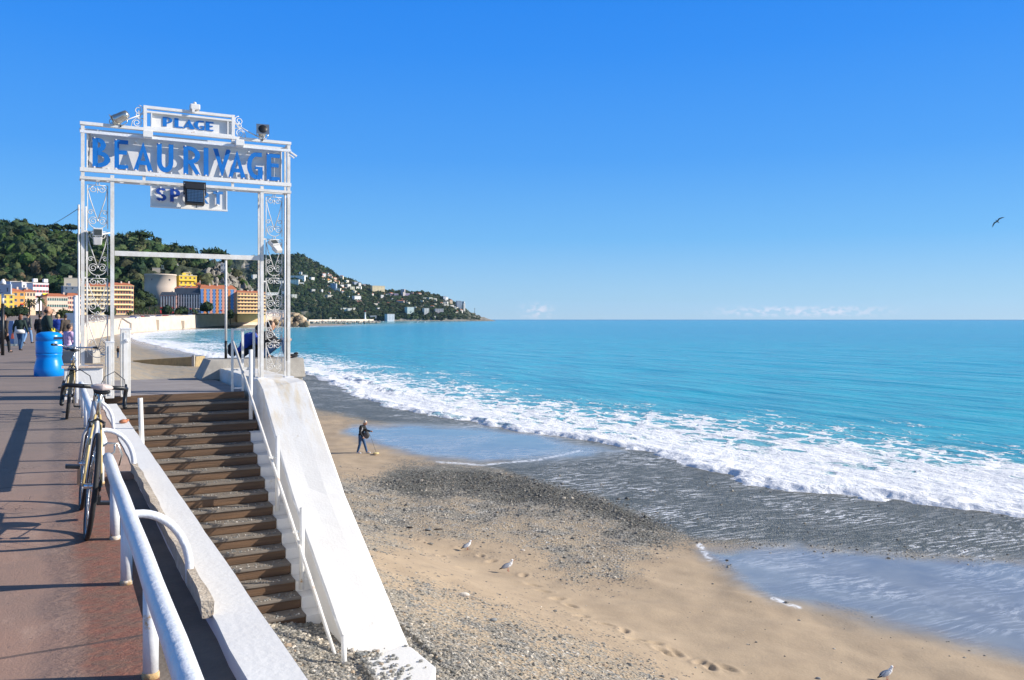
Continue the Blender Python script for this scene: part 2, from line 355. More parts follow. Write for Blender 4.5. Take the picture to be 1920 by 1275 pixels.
def m_beach():
    m = bpy.data.materials.new('beach'); nt, N, L = nodes(m)
    out = N('ShaderNodeOutputMaterial'); b = N('ShaderNodeBsdfPrincipled'); L(b.outputs[0], out.inputs[0])
    at_ = N('ShaderNodeAttribute'); at_.attribute_name = 'mask'; sp = N('ShaderNodeSeparateColor'); L(at_.outputs['Color'], sp.inputs[0])
    sand, wet, dark = sp.outputs[0], sp.outputs[1], sp.outputs[2]; sw = at_.outputs['Alpha']
    a2 = N('ShaderNodeAttribute'); a2.attribute_name = 'mask2'; sp2 = N('ShaderNodeSeparateColor'); L(a2.outputs['Color'], sp2.inputs[0])
    geo = N('ShaderNodeNewGeometry'); P = geo.outputs['Position']
    def nz(scale, det=4, ro=.6, v=P):
        n = N('ShaderNodeTexNoise'); n.inputs['Scale'].default_value = scale; n.inputs['Detail'].default_value = det; n.inputs['Roughness'].default_value = ro; L(v, n.inputs['Vector']); return n.outputs[0]
    def mr(s, a, c, lo=0, hi=1, sm=True):
        n = N('ShaderNodeMapRange'); n.interpolation_type = 'SMOOTHSTEP' if sm else 'LINEAR'; L(s, n.inputs[0])
        n.inputs[1].default_value = a; n.inputs[2].default_value = c; n.inputs[3].default_value = lo; n.inputs[4].default_value = hi; return n.outputs[0]
    def mixc(f, a, c):
        n = N('ShaderNodeMix'); n.data_type = 'RGBA'
        L(f, n.inputs[0]) if not isinstance(f, float) else setattr(n.inputs[0], 'default_value', f)
        for k, q in ((6, a), (7, c)):
            if isinstance(q, tuple): n.inputs[k].default_value = (*q, 1)
            else: L(q, n.inputs[k])
        return n.outputs[2]
    def ma(op, a, c):
        n = N('ShaderNodeMath'); n.operation = op
        for k, q in ((0, a), (1, c)):
            if isinstance(q, (int, float)): n.inputs[k].default_value = q
            else: L(q, n.inputs[k])
        return n.outputs[0]
    vo = N('ShaderNodeTexVoronoi'); vo.inputs['Scale'].default_value = 17; L(P, vo.inputs['Vector'])
    vo2 = N('ShaderNodeTexVoronoi'); vo2.inputs['Scale'].default_value = 7; L(P, vo2.inputs['Vector'])
    vs = N('ShaderNodeSeparateColor'); L(vo.outputs['Color'], vs.inputs[0])
    ramp = N('ShaderNodeValToRGB'); L(vs.outputs[0], ramp.inputs[0]); e = ramp.color_ramp; e.interpolation = 'CONSTANT'
    cs = [(0, (.11,.11,.105)), (.18, (.26,.25,.23)), (.38, (.19,.195,.19)), (.55, (.34,.31,.26)), (.7, (.16,.17,.165)), (.82, (.42,.40,.37)), (.93, (.60,.57,.52))]
    while len(e.elements) < len(cs): e.elements.new(.5)
    for q, (p, c) in zip(e.elements, cs): q.position = p; q.color = (*c, 1)
    gravel = mixc(mr(nz(2.2), .35, .7), ramp.outputs[0], (.31, .27, .21))
    # gaps of sand between the stones where the gravel thins out
    gravel = mixc(ma('MULTIPLY', sp2.outputs[0], mr(vs.outputs[1], .3, .5)), gravel, (.40, .31, .21))
    sandc = mixc(mr(nz(1.1, 6), .3, .7), (.44, .335, .225), (.37, .28, .19))
    sandc = mixc(mr(nz(60, 2), .62, .72), sandc, (.27, .21, .15))
    peb = ma('MULTIPLY', ma('GREATER_THAN', vs.outputs[2], .955), ma('LESS_THAN', sand, .995))
    sandc = mixc(peb, sandc, (.16, .14, .12))
    thr = ma('ADD', ma('MULTIPLY', ma('SUBTRACT', vs.outputs[0], .5), .55), sand)
    base = mixc(mr(thr, .42, .58), gravel, sandc)
    dk = mixc(mr(vs.outputs[1], .0, 1.0, 0, 1, False), (.045, .045, .038), (.17, .165, .14))
    dk = mixc(ma('GREATER_THAN', vs.outputs[2], .93), dk, (.32, .31, .28))
    dthr = ma('ADD', ma('MULTIPLY', ma('SUBTRACT', vs.outputs[1], .5), .6), dark)
    base = mixc(mr(dthr, .35, .6), base, dk)
    # backwash: dark wet shingle under a thin sheet with foam streaks
    swc = mixc(mr(nz(5, 5), .3, .7), (.068, .070, .052), (.165, .162, .125))
    base = mixc(sw, base, swc)
    base = mixc(wet, base, mixc(mr(nz(.8, 4), .35, .65), (.28, .265, .215), (.225, .212, .175)))
    mp = N('ShaderNodeMapping'); mp.inputs['Rotation'].default_value = (0, 0, R(24)); mp.inputs['Scale'].default_value = (.55, 4.5, 1); L(P, mp.inputs[0])
    warp = N('ShaderNodeTexNoise'); warp.inputs['Scale'].default_value = .35; L(P, warp.inputs['Vector'])
    wm = N('ShaderNodeVectorMath'); wm.operation = 'SCALE'; wm.inputs['Scale'].default_value = 5.0; L(warp.outputs['Color'], wm.inputs[0])
    wa = N('ShaderNodeVectorMath'); L(mp.outputs[0], wa.inputs[0]); L(wm.outputs[0], wa.inputs[1])
    st = nz(1.6, 7, .7, wa.outputs[0]); patch = mr(nz(.16, 3), .40, .62)
    fo = ma('MULTIPLY', mr(st, .50, .62), sw); fo = ma('MULTIPLY', fo, ma('ADD', ma('MULTIPLY', patch, .8), .22))
    fo2 = ma('MULTIPLY', ma('MULTIPLY', ma('MULTIPLY', mr(st, .44, .64), wet), mr(nz(.22, 3), .36, .60)), .55)
    spk = ma('MULTIPLY', ma('GREATER_THAN', nz(26, 2), .70), ma('MULTIPLY', wet, .5))
    fo = ma('MAXIMUM', ma('MAXIMUM', fo, fo2), ma('MULTIPLY', sp2.outputs[1], mr(nz(5, 4), .35, .6)))
    fo = ma('MAXIMUM', fo, ma('MULTIPLY', spk, mr(nz(.3, 2), .45, .6)))
    base = mixc(fo, base, (.74, .76, .80))
    L(base, b.inputs['Base Color'])
    wetall = ma('MAXIMUM', wet, ma('MULTIPLY', sw, .55))
    ro = N('ShaderNodeMix'); ro.data_type = 'FLOAT'; L(wetall, ro.inputs[0]); ro.inputs[2].default_value = .92; ro.inputs[3].default_value = .10
    L(ma('ADD', ro.outputs[0], ma('MULTIPLY', fo, .5)), b.inputs['Roughness'])
    b.inputs['IOR'].default_value = 1.4
    L(ma('ADD', ma('MULTIPLY', wet, .26), ma('MULTIPLY', sw, .03)), b.inputs['Coat Weight']); b.inputs['Coat Roughness'].default_value = .06; b.inputs['Coat IOR'].default_value = 1.75
    hgt = ma('MULTIPLY', vo.outputs['Distance'], ma('SUBTRACT', 1.0, ma('MAXIMUM', wet, ma('MULTIPLY', sand, .93))))
    hgt = ma('ADD', hgt, ma('MULTIPLY', ma('MULTIPLY', nz(9, 4), sw), .7)); hgt = ma('ADD', hgt, ma('MULTIPLY', nz(14, 4), ma('MULTIPLY', ma('SUBTRACT', 1.0, wetall), .25)))
    bp = N('ShaderNodeBump'); bp.inputs['Strength'].default_value = .9; bp.inputs['Distance'].default_value = .035; L(hgt, bp.inputs['Height']); L(bp.outputs[0], b.inputs['Normal'])
    return m
rs = np.concatenate([8*np.exp(np.arange(0, 500)*.0042), 65*np.exp(np.arange(1, 140)*.02)]); an = np.radians(np.arange(-50, 46, .11))
X, Y, Fq = fan(rs, an); Z = beach_z(X, Y)
mk, mix = beach_masks(X, Y, Z)
dryness = (1-mk[:, 1])*(1-mk[:, 3])
Z = Z + (fbm(X*.5, Y*.5, 3, 31)-.5)*.22*dryness*(X > 4.6) + (fbm(X*2.2, Y*2.2, 3, 33)-.5)*.05*dryness*(1-.6*mk[:, 0])
footp = []
rf = random.Random(3)
def walk(pts):
    for (x0, y0), (x1, y1) in zip(pts, pts[1:]):
        n = max(1, int(math.hypot(x1-x0, (y1-y0)*2)/36))
        for i in range(n):
            t = (i+rf.uniform(-.2, .2))/n; a = onz(x0+(x1-x0)*t+rf.uniform(-9, 9), y0+(y1-y0)*t+rf.uniform(-6, 6), -5.5); footp.append((a.x, a.y))
walk([(870,1040),(925,1070),(975,1090),(1040,1140),(1100,1180),(1190,1230),(1300,1265)]); walk([(780,1060),(830,1065),(860,1095),(900,1110)]); walk([(1230,1250),(1400,1290)])
walk([(760,1035),(820,1050)])
for x, y in footp:
    a = rf.uniform(0, 3); dx = X-x; dy = Y-y; m_ = (np.abs(dx) < .8) & (np.abs(dy) < .8)
    u_ = dx[m_]*math.cos(a)+dy[m_]*math.sin(a); w_ = -dx[m_]*math.sin(a)+dy[m_]*math.cos(a)
    q = (u_/.17)**2+(w_/.085)**2; Z[m_] += -.065*np.exp(-q*1.1)+.02*np.exp(-((np.sqrt(q)-1.7)**2)*3)
edge = np.zeros(len(X))
d_ = X*SY+Y*CY; px_ = 960+F*(X*CY-Y*SY)/d_; py_ = 598+F*(EYE-Z)/d_
for (ax, ay, bx, by, w) in ((1312,1022,1330,1048,9), (1450,1122,1498,1140,7), (820,866,905,872,4), (905,872,1010,862,4), (1010,862,1090,845,5)):
    ex, ey = bx-ax, by-ay; t = np.clip(((px_-ax)*ex+(py_-ay)*ey)/(ex*ex+ey*ey), 0, 1)
    edge = np.maximum(edge, sstep(w, w*.3, np.hypot(px_-ax-t*ex, (py_-ay-t*ey)*1.6)))
bo = npmesh('beach', np.stack([X, Y, Z], -1), Fq, m_beach(), True, {'mask': mk, 'mask2': np.stack([mix, edge, edge*0], -1)})
tag(bo, kind='structure')
# ============================================================= sea
def m_sea():
    m = bpy.data.materials.new('sea_water'); nt, N, L = nodes(m)
    out = N('ShaderNodeOutputMaterial'); b = N('ShaderNodeBsdfPrincipled'); L(b.outputs[0], out.inputs[0])
    a = N('ShaderNodeAttribute'); a.attribute_name = 'mask'; sp = N('ShaderNodeSeparateColor'); L(a.outputs['Color'], sp.inputs[0])
    foam, tone, shal = sp.outputs; crest = a.outputs['Alpha']
    P = N('ShaderNodeNewGeometry').outputs['Position']
    def nz(scale, det, ro, v=P):
        n = N('ShaderNodeTexNoise'); n.inputs['Scale'].default_value = scale; n.inputs['Detail'].default_value = det; n.inputs['Roughness'].default_value = ro; L(v, n.inputs['Vector']); return n.outputs[0]
    def mapp(sc, rot=0):
        n = N('ShaderNodeMapping'); n.inputs['Scale'].default_value = sc; n.inputs['Rotation'].default_value = (0, 0, rot); L(P, n.inputs[0]); return n.outputs[0]
    def mr(s, a_, c, lo=0, hi=1):
        n = N('ShaderNodeMapRange'); n.interpolation_type = 'SMOOTHSTEP'; L(s, n.inputs[0])
        for k, q in ((1, a_), (2, c), (3, lo), (4, hi)):
            if isinstance(q, (int, float)): n.inputs[k].default_value = q
            else: L(q, n.inputs[k])
        return n.outputs[0]
    def ma(op, a_, c):
        n = N('ShaderNodeMath'); n.operation = op
        for k, q in ((0, a_), (1, c)):
            if isinstance(q, (int, float)): n.inputs[k].default_value = q
            else: L(q, n.inputs[k])
        return n.outputs[0]
    def mixc(f, a_, c):
        n = N('ShaderNodeMix'); n.data_type = 'RGBA'; L(f, n.inputs[0])
        for k, q in ((6, a_), (7, c)):
            if isinstance(q, tuple): n.inputs[k].default_value = (*q, 1)
            else: L(q, n.inputs[k])
        return n.outputs[2]
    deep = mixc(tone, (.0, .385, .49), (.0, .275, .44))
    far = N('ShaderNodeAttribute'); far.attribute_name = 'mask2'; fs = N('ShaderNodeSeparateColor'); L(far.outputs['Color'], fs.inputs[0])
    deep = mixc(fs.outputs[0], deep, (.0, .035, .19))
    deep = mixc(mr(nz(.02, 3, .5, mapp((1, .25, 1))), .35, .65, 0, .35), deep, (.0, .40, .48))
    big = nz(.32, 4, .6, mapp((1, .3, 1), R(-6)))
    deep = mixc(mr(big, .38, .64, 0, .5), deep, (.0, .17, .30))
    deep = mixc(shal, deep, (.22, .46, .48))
    # lacy foam
    n1 = nz(.55, 9, .68, mapp((1, .5, 1), R(-10))); v = N('ShaderNodeTexVoronoi'); v.feature = 'DISTANCE_TO_EDGE'; v.inputs['Scale'].default_value = .55
    wp = N('ShaderNodeTexNoise'); wp.inputs['Scale'].default_value = .9; wp.inputs['Detail'].default_value = 4; L(P, wp.inputs['Vector'])
    sc = N('ShaderNodeVectorMath'); sc.operation = 'SCALE'; sc.inputs['Scale'].default_value = 2.4; L(wp.outputs['Color'], sc.inputs[0])
    ad = N('ShaderNodeVectorMath'); L(mapp((1, .6, 1)), ad.inputs[0]); L(sc.outputs[0], ad.inputs[1]); L(ad.outputs[0], v.inputs['Vector'])
    lace = mr(v.outputs['Distance'], .0, .20, .20, -.10)
    val = ma('ADD', ma('ADD', n1, lace), ma('MULTIPLY', ma('SUBTRACT', nz(5, 4, .6), .5), .18))
    lo = ma('SUBTRACT', .98, ma('MULTIPLY', foam, .80)); fm = mr(val, ma('SUBTRACT', lo, .06), ma('ADD', lo, .10))
    fm = ma('MULTIPLY', fm, mr(foam, .0, .08))
    fm = ma('MAXIMUM', fm, crest)
    # scattered small whitecaps far out
    col = mixc(fm, deep, mixc(mr(nz(2.5, 4, .6), .3, .7), (.80, .82, .86), (.92, .92, .93)))
    L(col, b.inputs['Base Color']); L(mr(fm, 0, 1, .16, .8), b.inputs['Roughness'])
    b.inputs['IOR'].default_value = 1.33; b.inputs['Specular IOR Level'].default_value = .12
    w1 = nz(.9, 3, .55, mapp((1.0, .28, 1), R(-8))); w2 = nz(3.2, 3, .6, mapp((1.0, .45, 1), R(14))); w3 = nz(.18, 2, .5, mapp((1, .25, 1)))
    h = ma('ADD', ma('ADD', ma('MULTIPLY', w1, .55), ma('MULTIPLY', w2, .16)), ma('MULTIPLY', w3, 1.2))
    h = ma('ADD', h, ma('MULTIPLY', fm, .10)); h = ma('ADD', h, ma('MULTIPLY', ma('MULTIPLY', nz(7, 5, .7), fm), .22))
    bp = N('ShaderNodeBump'); bp.inputs['Strength'].default_value = .85; bp.inputs['Distance'].default_value = .5; L(h, bp.inputs['Height']); L(bp.outputs[0], b.inputs['Normal'])
    return m
rs = np.concatenate([20*np.exp(np.arange(0, 640)*.0034), 176*np.exp(np.arange(1, 250)*.0211)]); rs = rs[rs < 10600]
an = np.radians(np.concatenate([np.arange(-38, 40, .085), np.arange(40, 56, .4)]))
X, Y, Fq = fan(rs, an)
dist = (X-front(Y)); gY = np.gradient(np.interp(np.arange(-60, 2000.), FY, FX)); slope = np.interp(Y, np.arange(-60, 2000.), gY)
dist = dist/np.sqrt(1+slope**2)
wig = (fbm(X*.12+3, Y*.12, 3, 41)-.5)*3.6+(fbm(X*.8, Y*.8, 4, 43)-.5)*2.4
dn = dist+wig*np.clip(1, 0, 1)
amp = np.clip(1-(np.hypot(X, Y)-150)/500, .25, 1)
ridge = .17*np.exp(-((dn-.6)/.6)**2)*(.3+1.2*fbm(X*.55, Y*.55, 5, 47)) + .30*(.5+fbm(X*.5, Y*.5, 3, 91))*np.exp(-np.where(dn < 3.6, ((dn-3.6)/.35)**2, ((dn-3.6)/1.6)**2))*sstep(.52, .66, fbm(X*.045+3, Y*.045, 2, 49)) + .22*np.exp(-((dn-10)/1.4)**2)*sstep(.4, .7, fbm(X*.06+9, Y*.06, 2, 51))
swell = (fbm(X*.16, Y*.05, 3, 53)-.5)*.30*sstep(2, 25, dist)*np.clip(1-np.hypot(X, Y)/1500, 0, 1)
chop = (fbm(X*1.6, Y*1.6, 4, 55)-.5)*.13*sstep(0, 2, dn)*sstep(26, 12, dn)
Zs = SEA+ridge*amp+swell+chop - sstep(.1, -.9, dn)*.16 - sstep(-1, -6, dn)*2.5
Wd = 14+5*sstep(40, 20, Y)+(fbm(X*.05, Y*.02, 3, 57)-.5)*12 + sstep(150, 300, Y)*8
q = dn/Wd
fo = np.interp(q, [-.05, .0, .25, .6, .85, 1.15, 1.6, 2.4], [1, 1, .84, .72, .56, .38, .20, 0])
fo *= (.82+.36*fbm(X*.12, Y*.07, 3, 59)); fo = fo*sstep(1250, 700, np.hypot(X, Y))
rock = sstep(26, 5, np.hypot((X-203)*.8, (Y-803)*.6)); fo = np.maximum(fo, rock*.8)
gap = sstep(.60, .72, fbm(X*.05+5, Y*.03, 2, 61))*sstep(3, 6, dn); fo = fo*(1-.45*gap)
crest = sstep(-.15, .1, dn)*sstep(1.5, .5, dn)*sstep(.25, .5, fbm(X*.6, Y*.6, 3, 63)+.14)
glass_ = .55*np.exp(-((dn-.25)/.35)**2)*sstep(.55, .7, fbm(X*.09+2, Y*.09, 2, 65))
fo = fo*(1-glass_*.9); crest = crest*(1-glass_)
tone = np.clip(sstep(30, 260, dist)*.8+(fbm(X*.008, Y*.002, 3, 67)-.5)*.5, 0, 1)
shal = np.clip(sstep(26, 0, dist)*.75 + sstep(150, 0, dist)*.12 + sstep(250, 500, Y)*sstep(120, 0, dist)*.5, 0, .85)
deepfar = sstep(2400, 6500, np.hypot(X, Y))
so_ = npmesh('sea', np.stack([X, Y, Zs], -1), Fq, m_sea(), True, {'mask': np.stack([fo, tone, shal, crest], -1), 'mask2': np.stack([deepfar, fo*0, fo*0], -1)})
tag(so_, kind='structure')
# ============================================================= promenade
def m_prom():
    m = bpy.data.materials.new('promenade_asphalt'); nt, N, L = nodes(m)
    out = N('ShaderNodeOutputMaterial'); b = N('ShaderNodeBsdfPrincipled'); L(b.outputs[0], out.inputs[0]); b.inputs['Roughness'].default_value = .85
    P = N('ShaderNodeNewGeometry').outputs['Position']; sp = N('ShaderNodeSeparateXYZ'); L(P, sp.inputs[0])
    def nz(scale, det, ro, st=(1, 1, 1), rot=0):
        mp = N('ShaderNodeMapping'); mp.inputs['Scale'].default_value = st; mp.inputs['Rotation'].default_value = (0, 0, rot); L(P, mp.inputs[0])
        n = N('ShaderNodeTexNoise'); n.inputs['Scale'].default_value = scale; n.inputs['Detail'].default_value = det; n.inputs['Roughness'].default_value = ro; L(mp.outputs[0], n.inputs['Vector']); return n.outputs[0]
    def mr(s, a, c, lo=0, hi=1):
        n = N('ShaderNodeMapRange'); n.interpolation_type = 'SMOOTHSTEP'; L(s, n.inputs[0])
        for k, q in ((1, a), (2, c), (3, lo), (4, hi)): n.inputs[k].default_value = q
        return n.outputs[0]
    def ma(op, a, c):
        n = N('ShaderNodeMath'); n.operation = op
        for k, q in ((0, a), (1, c)):
            if isinstance(q, (int, float)): n.inputs[k].default_value = q
            else: L(q, n.inputs[k])
        return n.outputs[0]
    def mixc(f, a, c):
        n = N('ShaderNodeMix'); n.data_type = 'RGBA'; L(f, n.inputs[0])
        for k, q in ((6, a), (7, c)):
            if isinstance(q, tuple): n.inputs[k].default_value = (*q, 1)
            else: L(q, n.inputs[k])
        return n.outputs[2]
    near = mixc(mr(nz(1.3, 7, .65), .32, .68), (.34, .205, .150), (.265, .178, .140))
    near = mixc(mr(nz(2.6, 7, .7, (1, .4, 1)), .50, .66), near, (.38, .25, .19))
    far = mixc(mr(nz(.7, 5, .6), .35, .65), (.25, .192, .162), (.21, .168, .145))
    base = mixc(mr(sp.outputs[1], 5, 13), near, far)
    ex = ma('ADD', sp.outputs[0], ma('MULTIPLY', ma('SUBTRACT', nz(1.6, 5, .6), .5), .22))
    edge = ma('MULTIPLY', mr(ex, .06, .16), mr(sp.outputs[1], 12, 6))
    base = mixc(edge, base, mixc(mr(nz(7, 6, .7, (1, 1.6, 1), R(35)), .4, .6), (.28, .115, .075), (.215, .122, .085)))
    crack = N('ShaderNodeTexVoronoi'); crack.feature = 'DISTANCE_TO_EDGE'; crack.inputs['Scale'].default_value = .75
    wn = N('ShaderNodeTexNoise'); wn.inputs['Scale'].default_value = 2.5; wn.inputs['Detail'].default_value = 6; L(P, wn.inputs['Vector'])
    wa = N('ShaderNodeVectorMath'); L(P, wa.inputs[0]); L(wn.outputs['Color'], wa.inputs[1]); L(wa.outputs[0], crack.inputs['Vector'])
    ck = ma('MULTIPLY', mr(crack.outputs['Distance'], .006, .0), ma('MULTIPLY', mr(nz(.5, 3, .5), .5, .6), .4)); base = mixc(ck, base, (.09, .065, .055))
    yj = ma('FRACT', ma('MULTIPLY', ma('ADD', sp.outputs[1], ma('MULTIPLY', nz(1.2, 4, .6), .05)), 1/4.2), 0); jt = ma('MULTIPLY', ma('LESS_THAN', yj, .006), .75); base = mixc(jt, base, (.08, .06, .055))
    base = mixc(ma('MULTIPLY', ma('GREATER_THAN', nz(24, 3, .6), .69), .6), base, (.13, .09, .08))
    L(base, b.inputs['Base Color'])
    rough = ma('ADD', ma('MULTIPLY', nz(70, 4, .7), .5), ma('MULTIPLY', ma('MULTIPLY', nz(9, 6, .75, (1, 2, 1), R(35)), mr(ex, -.10, .12)), 5.0))
    rough = ma('SUBTRACT', rough, ma('MULTIPLY', ck, 1.5))
    bp = N('ShaderNodeBump'); bp.inputs['Strength'].default_value = .7; bp.inputs['Distance'].default_value = .012; L(rough, bp.inputs['Height']); L(bp.outputs[0], b.inputs['Normal'])
    return m
ys = [-8, 17.4, 21.9, 60, 150, 280, 450, 560, 640, 700]
def pz(y): return float(np.interp(y, [0, 150, 250, 400, 600, 700, 800], [0, .1, .45, 1.4, 3.4, 5, 7]))
b = MB()
for i in range(len(ys)-1):
    def xr(y): return .36 if y < 50 else float(np.interp(y, WY, WX))-.4
    for (y0, y1) in ((ys[i], ys[i+1]),):
        b.add([(-60, y0, pz(y0)), (xr(y0), y0, pz(y0)), (xr(y1), y1, pz(y1)), (-60, y1, pz(y1))], [(0, 1, 2, 3)])
        b.add([(xr(y0), y0, pz(y0)), (xr(y0), y0, -7), (xr(y1), y1, -7), (xr(y1), y1, pz(y1))], [(0, 1, 2, 3)])
tag(b.build('promenade', m_prom()), kind='structure')
tag(MB().box((.362, -6, -3.6), (.67, 8.8, -.08)).build('walkway', M['walk']), kind='structure')
tag(MB().box((.362, 8.8, -3.6), (.67, 15.4, -.006)).build('path', mat('path_concrete', (.40, .27, .20), .85, .2, 3, .5, rust=.3, rustcol=(.7, .68, .64), bscale=40)), kind='structure')
# landing at the head of the stairs and the walls that carry it
t = thing('stair_landing', (0, 0, 0), 0, 'grey concrete landing at the top of the wooden stairs, behind the white gate', 'landing')
MB().box((.365, 17.43, -.35), (3.30, 21.9, .002)).build('slab', M['land'], t)
MB().box((.37, 17.8, -3.4), (3.28, 21.8, -.35)).build('retaining_wall', M['conc'], t)
MB().box((.37, 17.36, -.12), (3.28, 17.43, .002)).build('nosing', M['wood'], t)
bl = MB().box((3.3,21.06,-3.6),(5.40,22.14,.0)).hexa([(2.98,21.0,.004),(5.46,21.0,.004),(5.46,22.2,.004),(2.98,22.2,.004),(3.2,21.05,.47),(5.42,21.05,.47),(5.42,22.15,.47),(3.2,22.15,.47)]).build('parapet_block', M['conc'], None, .01)
tag(bl, 'grey concrete block with sloping ends at the far side of the landing', 'concrete block')
# left wall of the stairs
wl = thing('stair_wall', (0, 0, 0), 0, 'white plastered wall between the curved handrails and the wooden stairs', 'wall')
b = MB(); rr_ = random.Random(5); n = 60; L_ = []; Rr_ = []
for i in range(n+1):
    y = -6+(15.9+6)*i/n; L_.append((.655+rr_.uniform(-.008, .008)+(.0 if y > 4.3 else .012), y)); Rr_.append((.885+rr_.uniform(-.003, .003), y))
for i in range(n):
    (x0, y0), (x1, y1) = L_[i], L_[i+1]; (a0, _), (a1, _) = Rr_[i], Rr_[i+1]
    b.add([(x0, y0, .0), (a0, y0, .0), (a1, y1, .0), (x1, y1, .0)], [(0, 1, 2, 3)])
    b.add([(a0, y0, 0), (a0, y0, -3.6), (a1, y1, -3.6), (a1, y1, 0)], [(0, 1, 2, 3)])
    b.add([(x0, y0, 0), (x0, y0, -.6), (x1, y1, -.6), (x1, y1, 0)], [(3, 2, 1, 0)])
b.add([(.655, 15.9, 0), (.885, 15.9, 0), (.885, 15.9, -3.6), (.655, 15.9, -3.6)], [(0, 1, 2, 3)])
b.build('wall_body', M['render'], wl)
b = MB(); ysq = np.linspace(4.33, 8.8, 24); prev = None
for i in range(len(ysq)-1):
    def sec(y, k): 
        j = [(_h(np.array(k*7+q), np.array(3), 5)-.5)*.018 for q in range(4)]
        return [(.622+j[0], y, -.012), (.668+j[1], y, -.012), (.668+j[2], y, .075+j[3]), (.622+j[3], y, .080+j[0])]
    a = sec(ysq[i], i); c = sec(ysq[i+1], i+1)
    b.add(a+c, [(0,1,5,4),(1,2,6,5),(2,3,7,6),(3,0,4,7)]+([(3,2,1,0)] if i == 0 else [])+([(4,5,6,7)] if i == len(ysq)-2 else []))
b.build('rough_curb', M['curb'], wl)
# right wall: flat top, then the white slope down to the beach
def sec_r(Y, zl, zr): return [(3.42, Y, zl), (4.22, Y, zr)]
wr = thing('stair_slope_wall', (0, 0, 0), 0, 'broad white plastered slope running down beside the wooden stairs to the beach', 'wall')
P_ = [(21.9, .27, .27), (16.75, .27, .27), (16.3, .10, .25), (14.0, -1.45, -1.30), (13.85, -1.52, -1.42), (10.75, -3.12, -3.06)]
def slopez(y): return float(np.interp(y, [p[0] for p in P_][::-1], [p[1] for p in P_][::-1]))
b = MB(); rows = []; N_ = 44
for i in range(N_+1):
    y = 21.9-(21.9-10.75)*i/N_
    zl = float(np.interp(y, [p[0] for p in P_][::-1], [p[1] for p in P_][::-1])); zr = float(np.interp(y, [p[0] for p in P_][::-1], [p[2] for p in P_][::-1]))
    j = rr_.uniform(-.012, .012); rows.append([(3.40, y, -3.8), (3.40, y, zl-.03), (3.43, y, zl+j), (3.7, y, zl+(zr-zl)*.3+rr_.uniform(-.006, .006)), (3.95, y, zl+(zr-zl)*.7+rr_.uniform(-.006, .006)), (4.20+j, y, zr+j*.3), (4.24, y, zr-.04), (4.26, y, -3.9-max(0, (y-11)*.25))])
for r0, r1 in zip(rows, rows[1:]): b.add(r0+r1, [(k, k+8, k+9, k+1) for k in range(7)])
b.add(rows[0], [tuple(range(8))]); b.add(rows[-1], [tuple(range(7, -1, -1))])
b.build('slope', M['slope'], wr, 0)
b = MB()
b.prismz([(3.40,9.62),(3.86,9.25),(4.17,9.74),(4.14,10.5),(4.06,10.62),(3.44,10.35)], -3.9, -2.91)
b.build('footing', M['slope'], wr, .02)
# wooden stairs
NS = 17; Y0 = 17.43; run = (17.43-12.15)/NS; rise = 2.82/NS
st = thing('staircase', (2, Y0, 0), 0, 'weathered wooden stairs with shingle on the treads between two white walls', 'stairs')
inv = Matrix.Translation((-2, -Y0, 0))
for i in range(NS):
    zt = -rise*(i+1); y1 = Y0-run*i; y0 = y1-run; xr = 3.36 if i < 3 else 3.16+.01*(i % 2)
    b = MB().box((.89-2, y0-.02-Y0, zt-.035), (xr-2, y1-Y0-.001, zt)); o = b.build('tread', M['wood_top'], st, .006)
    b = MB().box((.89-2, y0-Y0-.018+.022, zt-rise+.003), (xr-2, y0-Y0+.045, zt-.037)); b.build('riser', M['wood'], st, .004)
    if i >= 3:
        MB().box((xr+.004-2, y0-.03-Y0, zt-rise-.25), (3.42-2, y1-Y0-.032, zt-.012)).build('side_block', M['render'], st, .012)
MB().prismx([(0, -.2), (0, -3.5), (-5.28, -3.5), (-5.28, -3.1)], 1.0-2, 3.3-2).build('stringer', M['wood'], st)
# ============================================================= sign gate
GY = 17.2
def gX(px): u = (px-960)/F; d = GY/(CY-u*SY); return d*(SY+u*CY)
def gZ(px, py): u = (px-960)/F; d = GY/(CY-u*SY); return EYE-(py-598)/F*d
def spiral(cx, cz, r0, r1, a0, turns, n=22):
    return [(cx+(r0+(r1-r0)*k/n)*math.cos(a0+turns*2*PI*k/n), cz+(r0+(r1-r0)*k/n)*math.sin(a0+turns*2*PI*k/n)) for k in range(n+1)]
XL0, XL1, XR0, XR1 = gX(155), gX(210.5), gX(491), gX(541)
ZT = 4.99
gate = thing('sign_gate', (2.2, GY, .27), 0, 'white rusty iron gate frame carrying the blue PLAGE BEAURIVAGE SPORT lettering', 'sign gate')
GI = (-2.2, -GY, -.27)
def gp(mb, name, m, bevel=0, y=0):
    mb.v = [(a+GI[0], b_+GI[1], c+GI[2]) for a, b_, c in mb.v]; return mb.build(name, m, gate, bevel)
BK = GY+.30
for x, zb in ((XL0, .6), (XR1, .27)):
    b = MB().box((x-.030, GY-.030, zb), (x+.030, GY+.030, ZT)); b.box((x-.018, BK-.018, zb), (x+.018, BK+.018, ZT-.06))
    gp(b, 'post', M['white_rusty'])
for x, zb in ((XL1, .0), (XR0, .27)):
    b = MB().box((x-.032, GY-.028, zb), (x+.032, GY+.028, 4.10)); b.box((x-.016, BK-.016, zb+.02), (x+.016, BK+.016, 4.0))
    gp(b, 'post', M['white_rusty'])
for x in (XL0, XR1, XR0):
    gp(MB().box((x-.09, GY-.09, .262 if x > 1 else .58), (x+.09, GY+.09, .285 if x > 1 else .603)), 'foot_plate', M['post'])
def beam(z, h, yy=GY, x0=None, x1=None, dy=.04, m='white', name='beam'):
    return gp(MB().box(((x0 if x0 is not None else XL0-.045), yy-dy, z-h/2), ((x1 if x1 is not None else XR1+.045), yy+dy, z+h/2)), name, M[m])
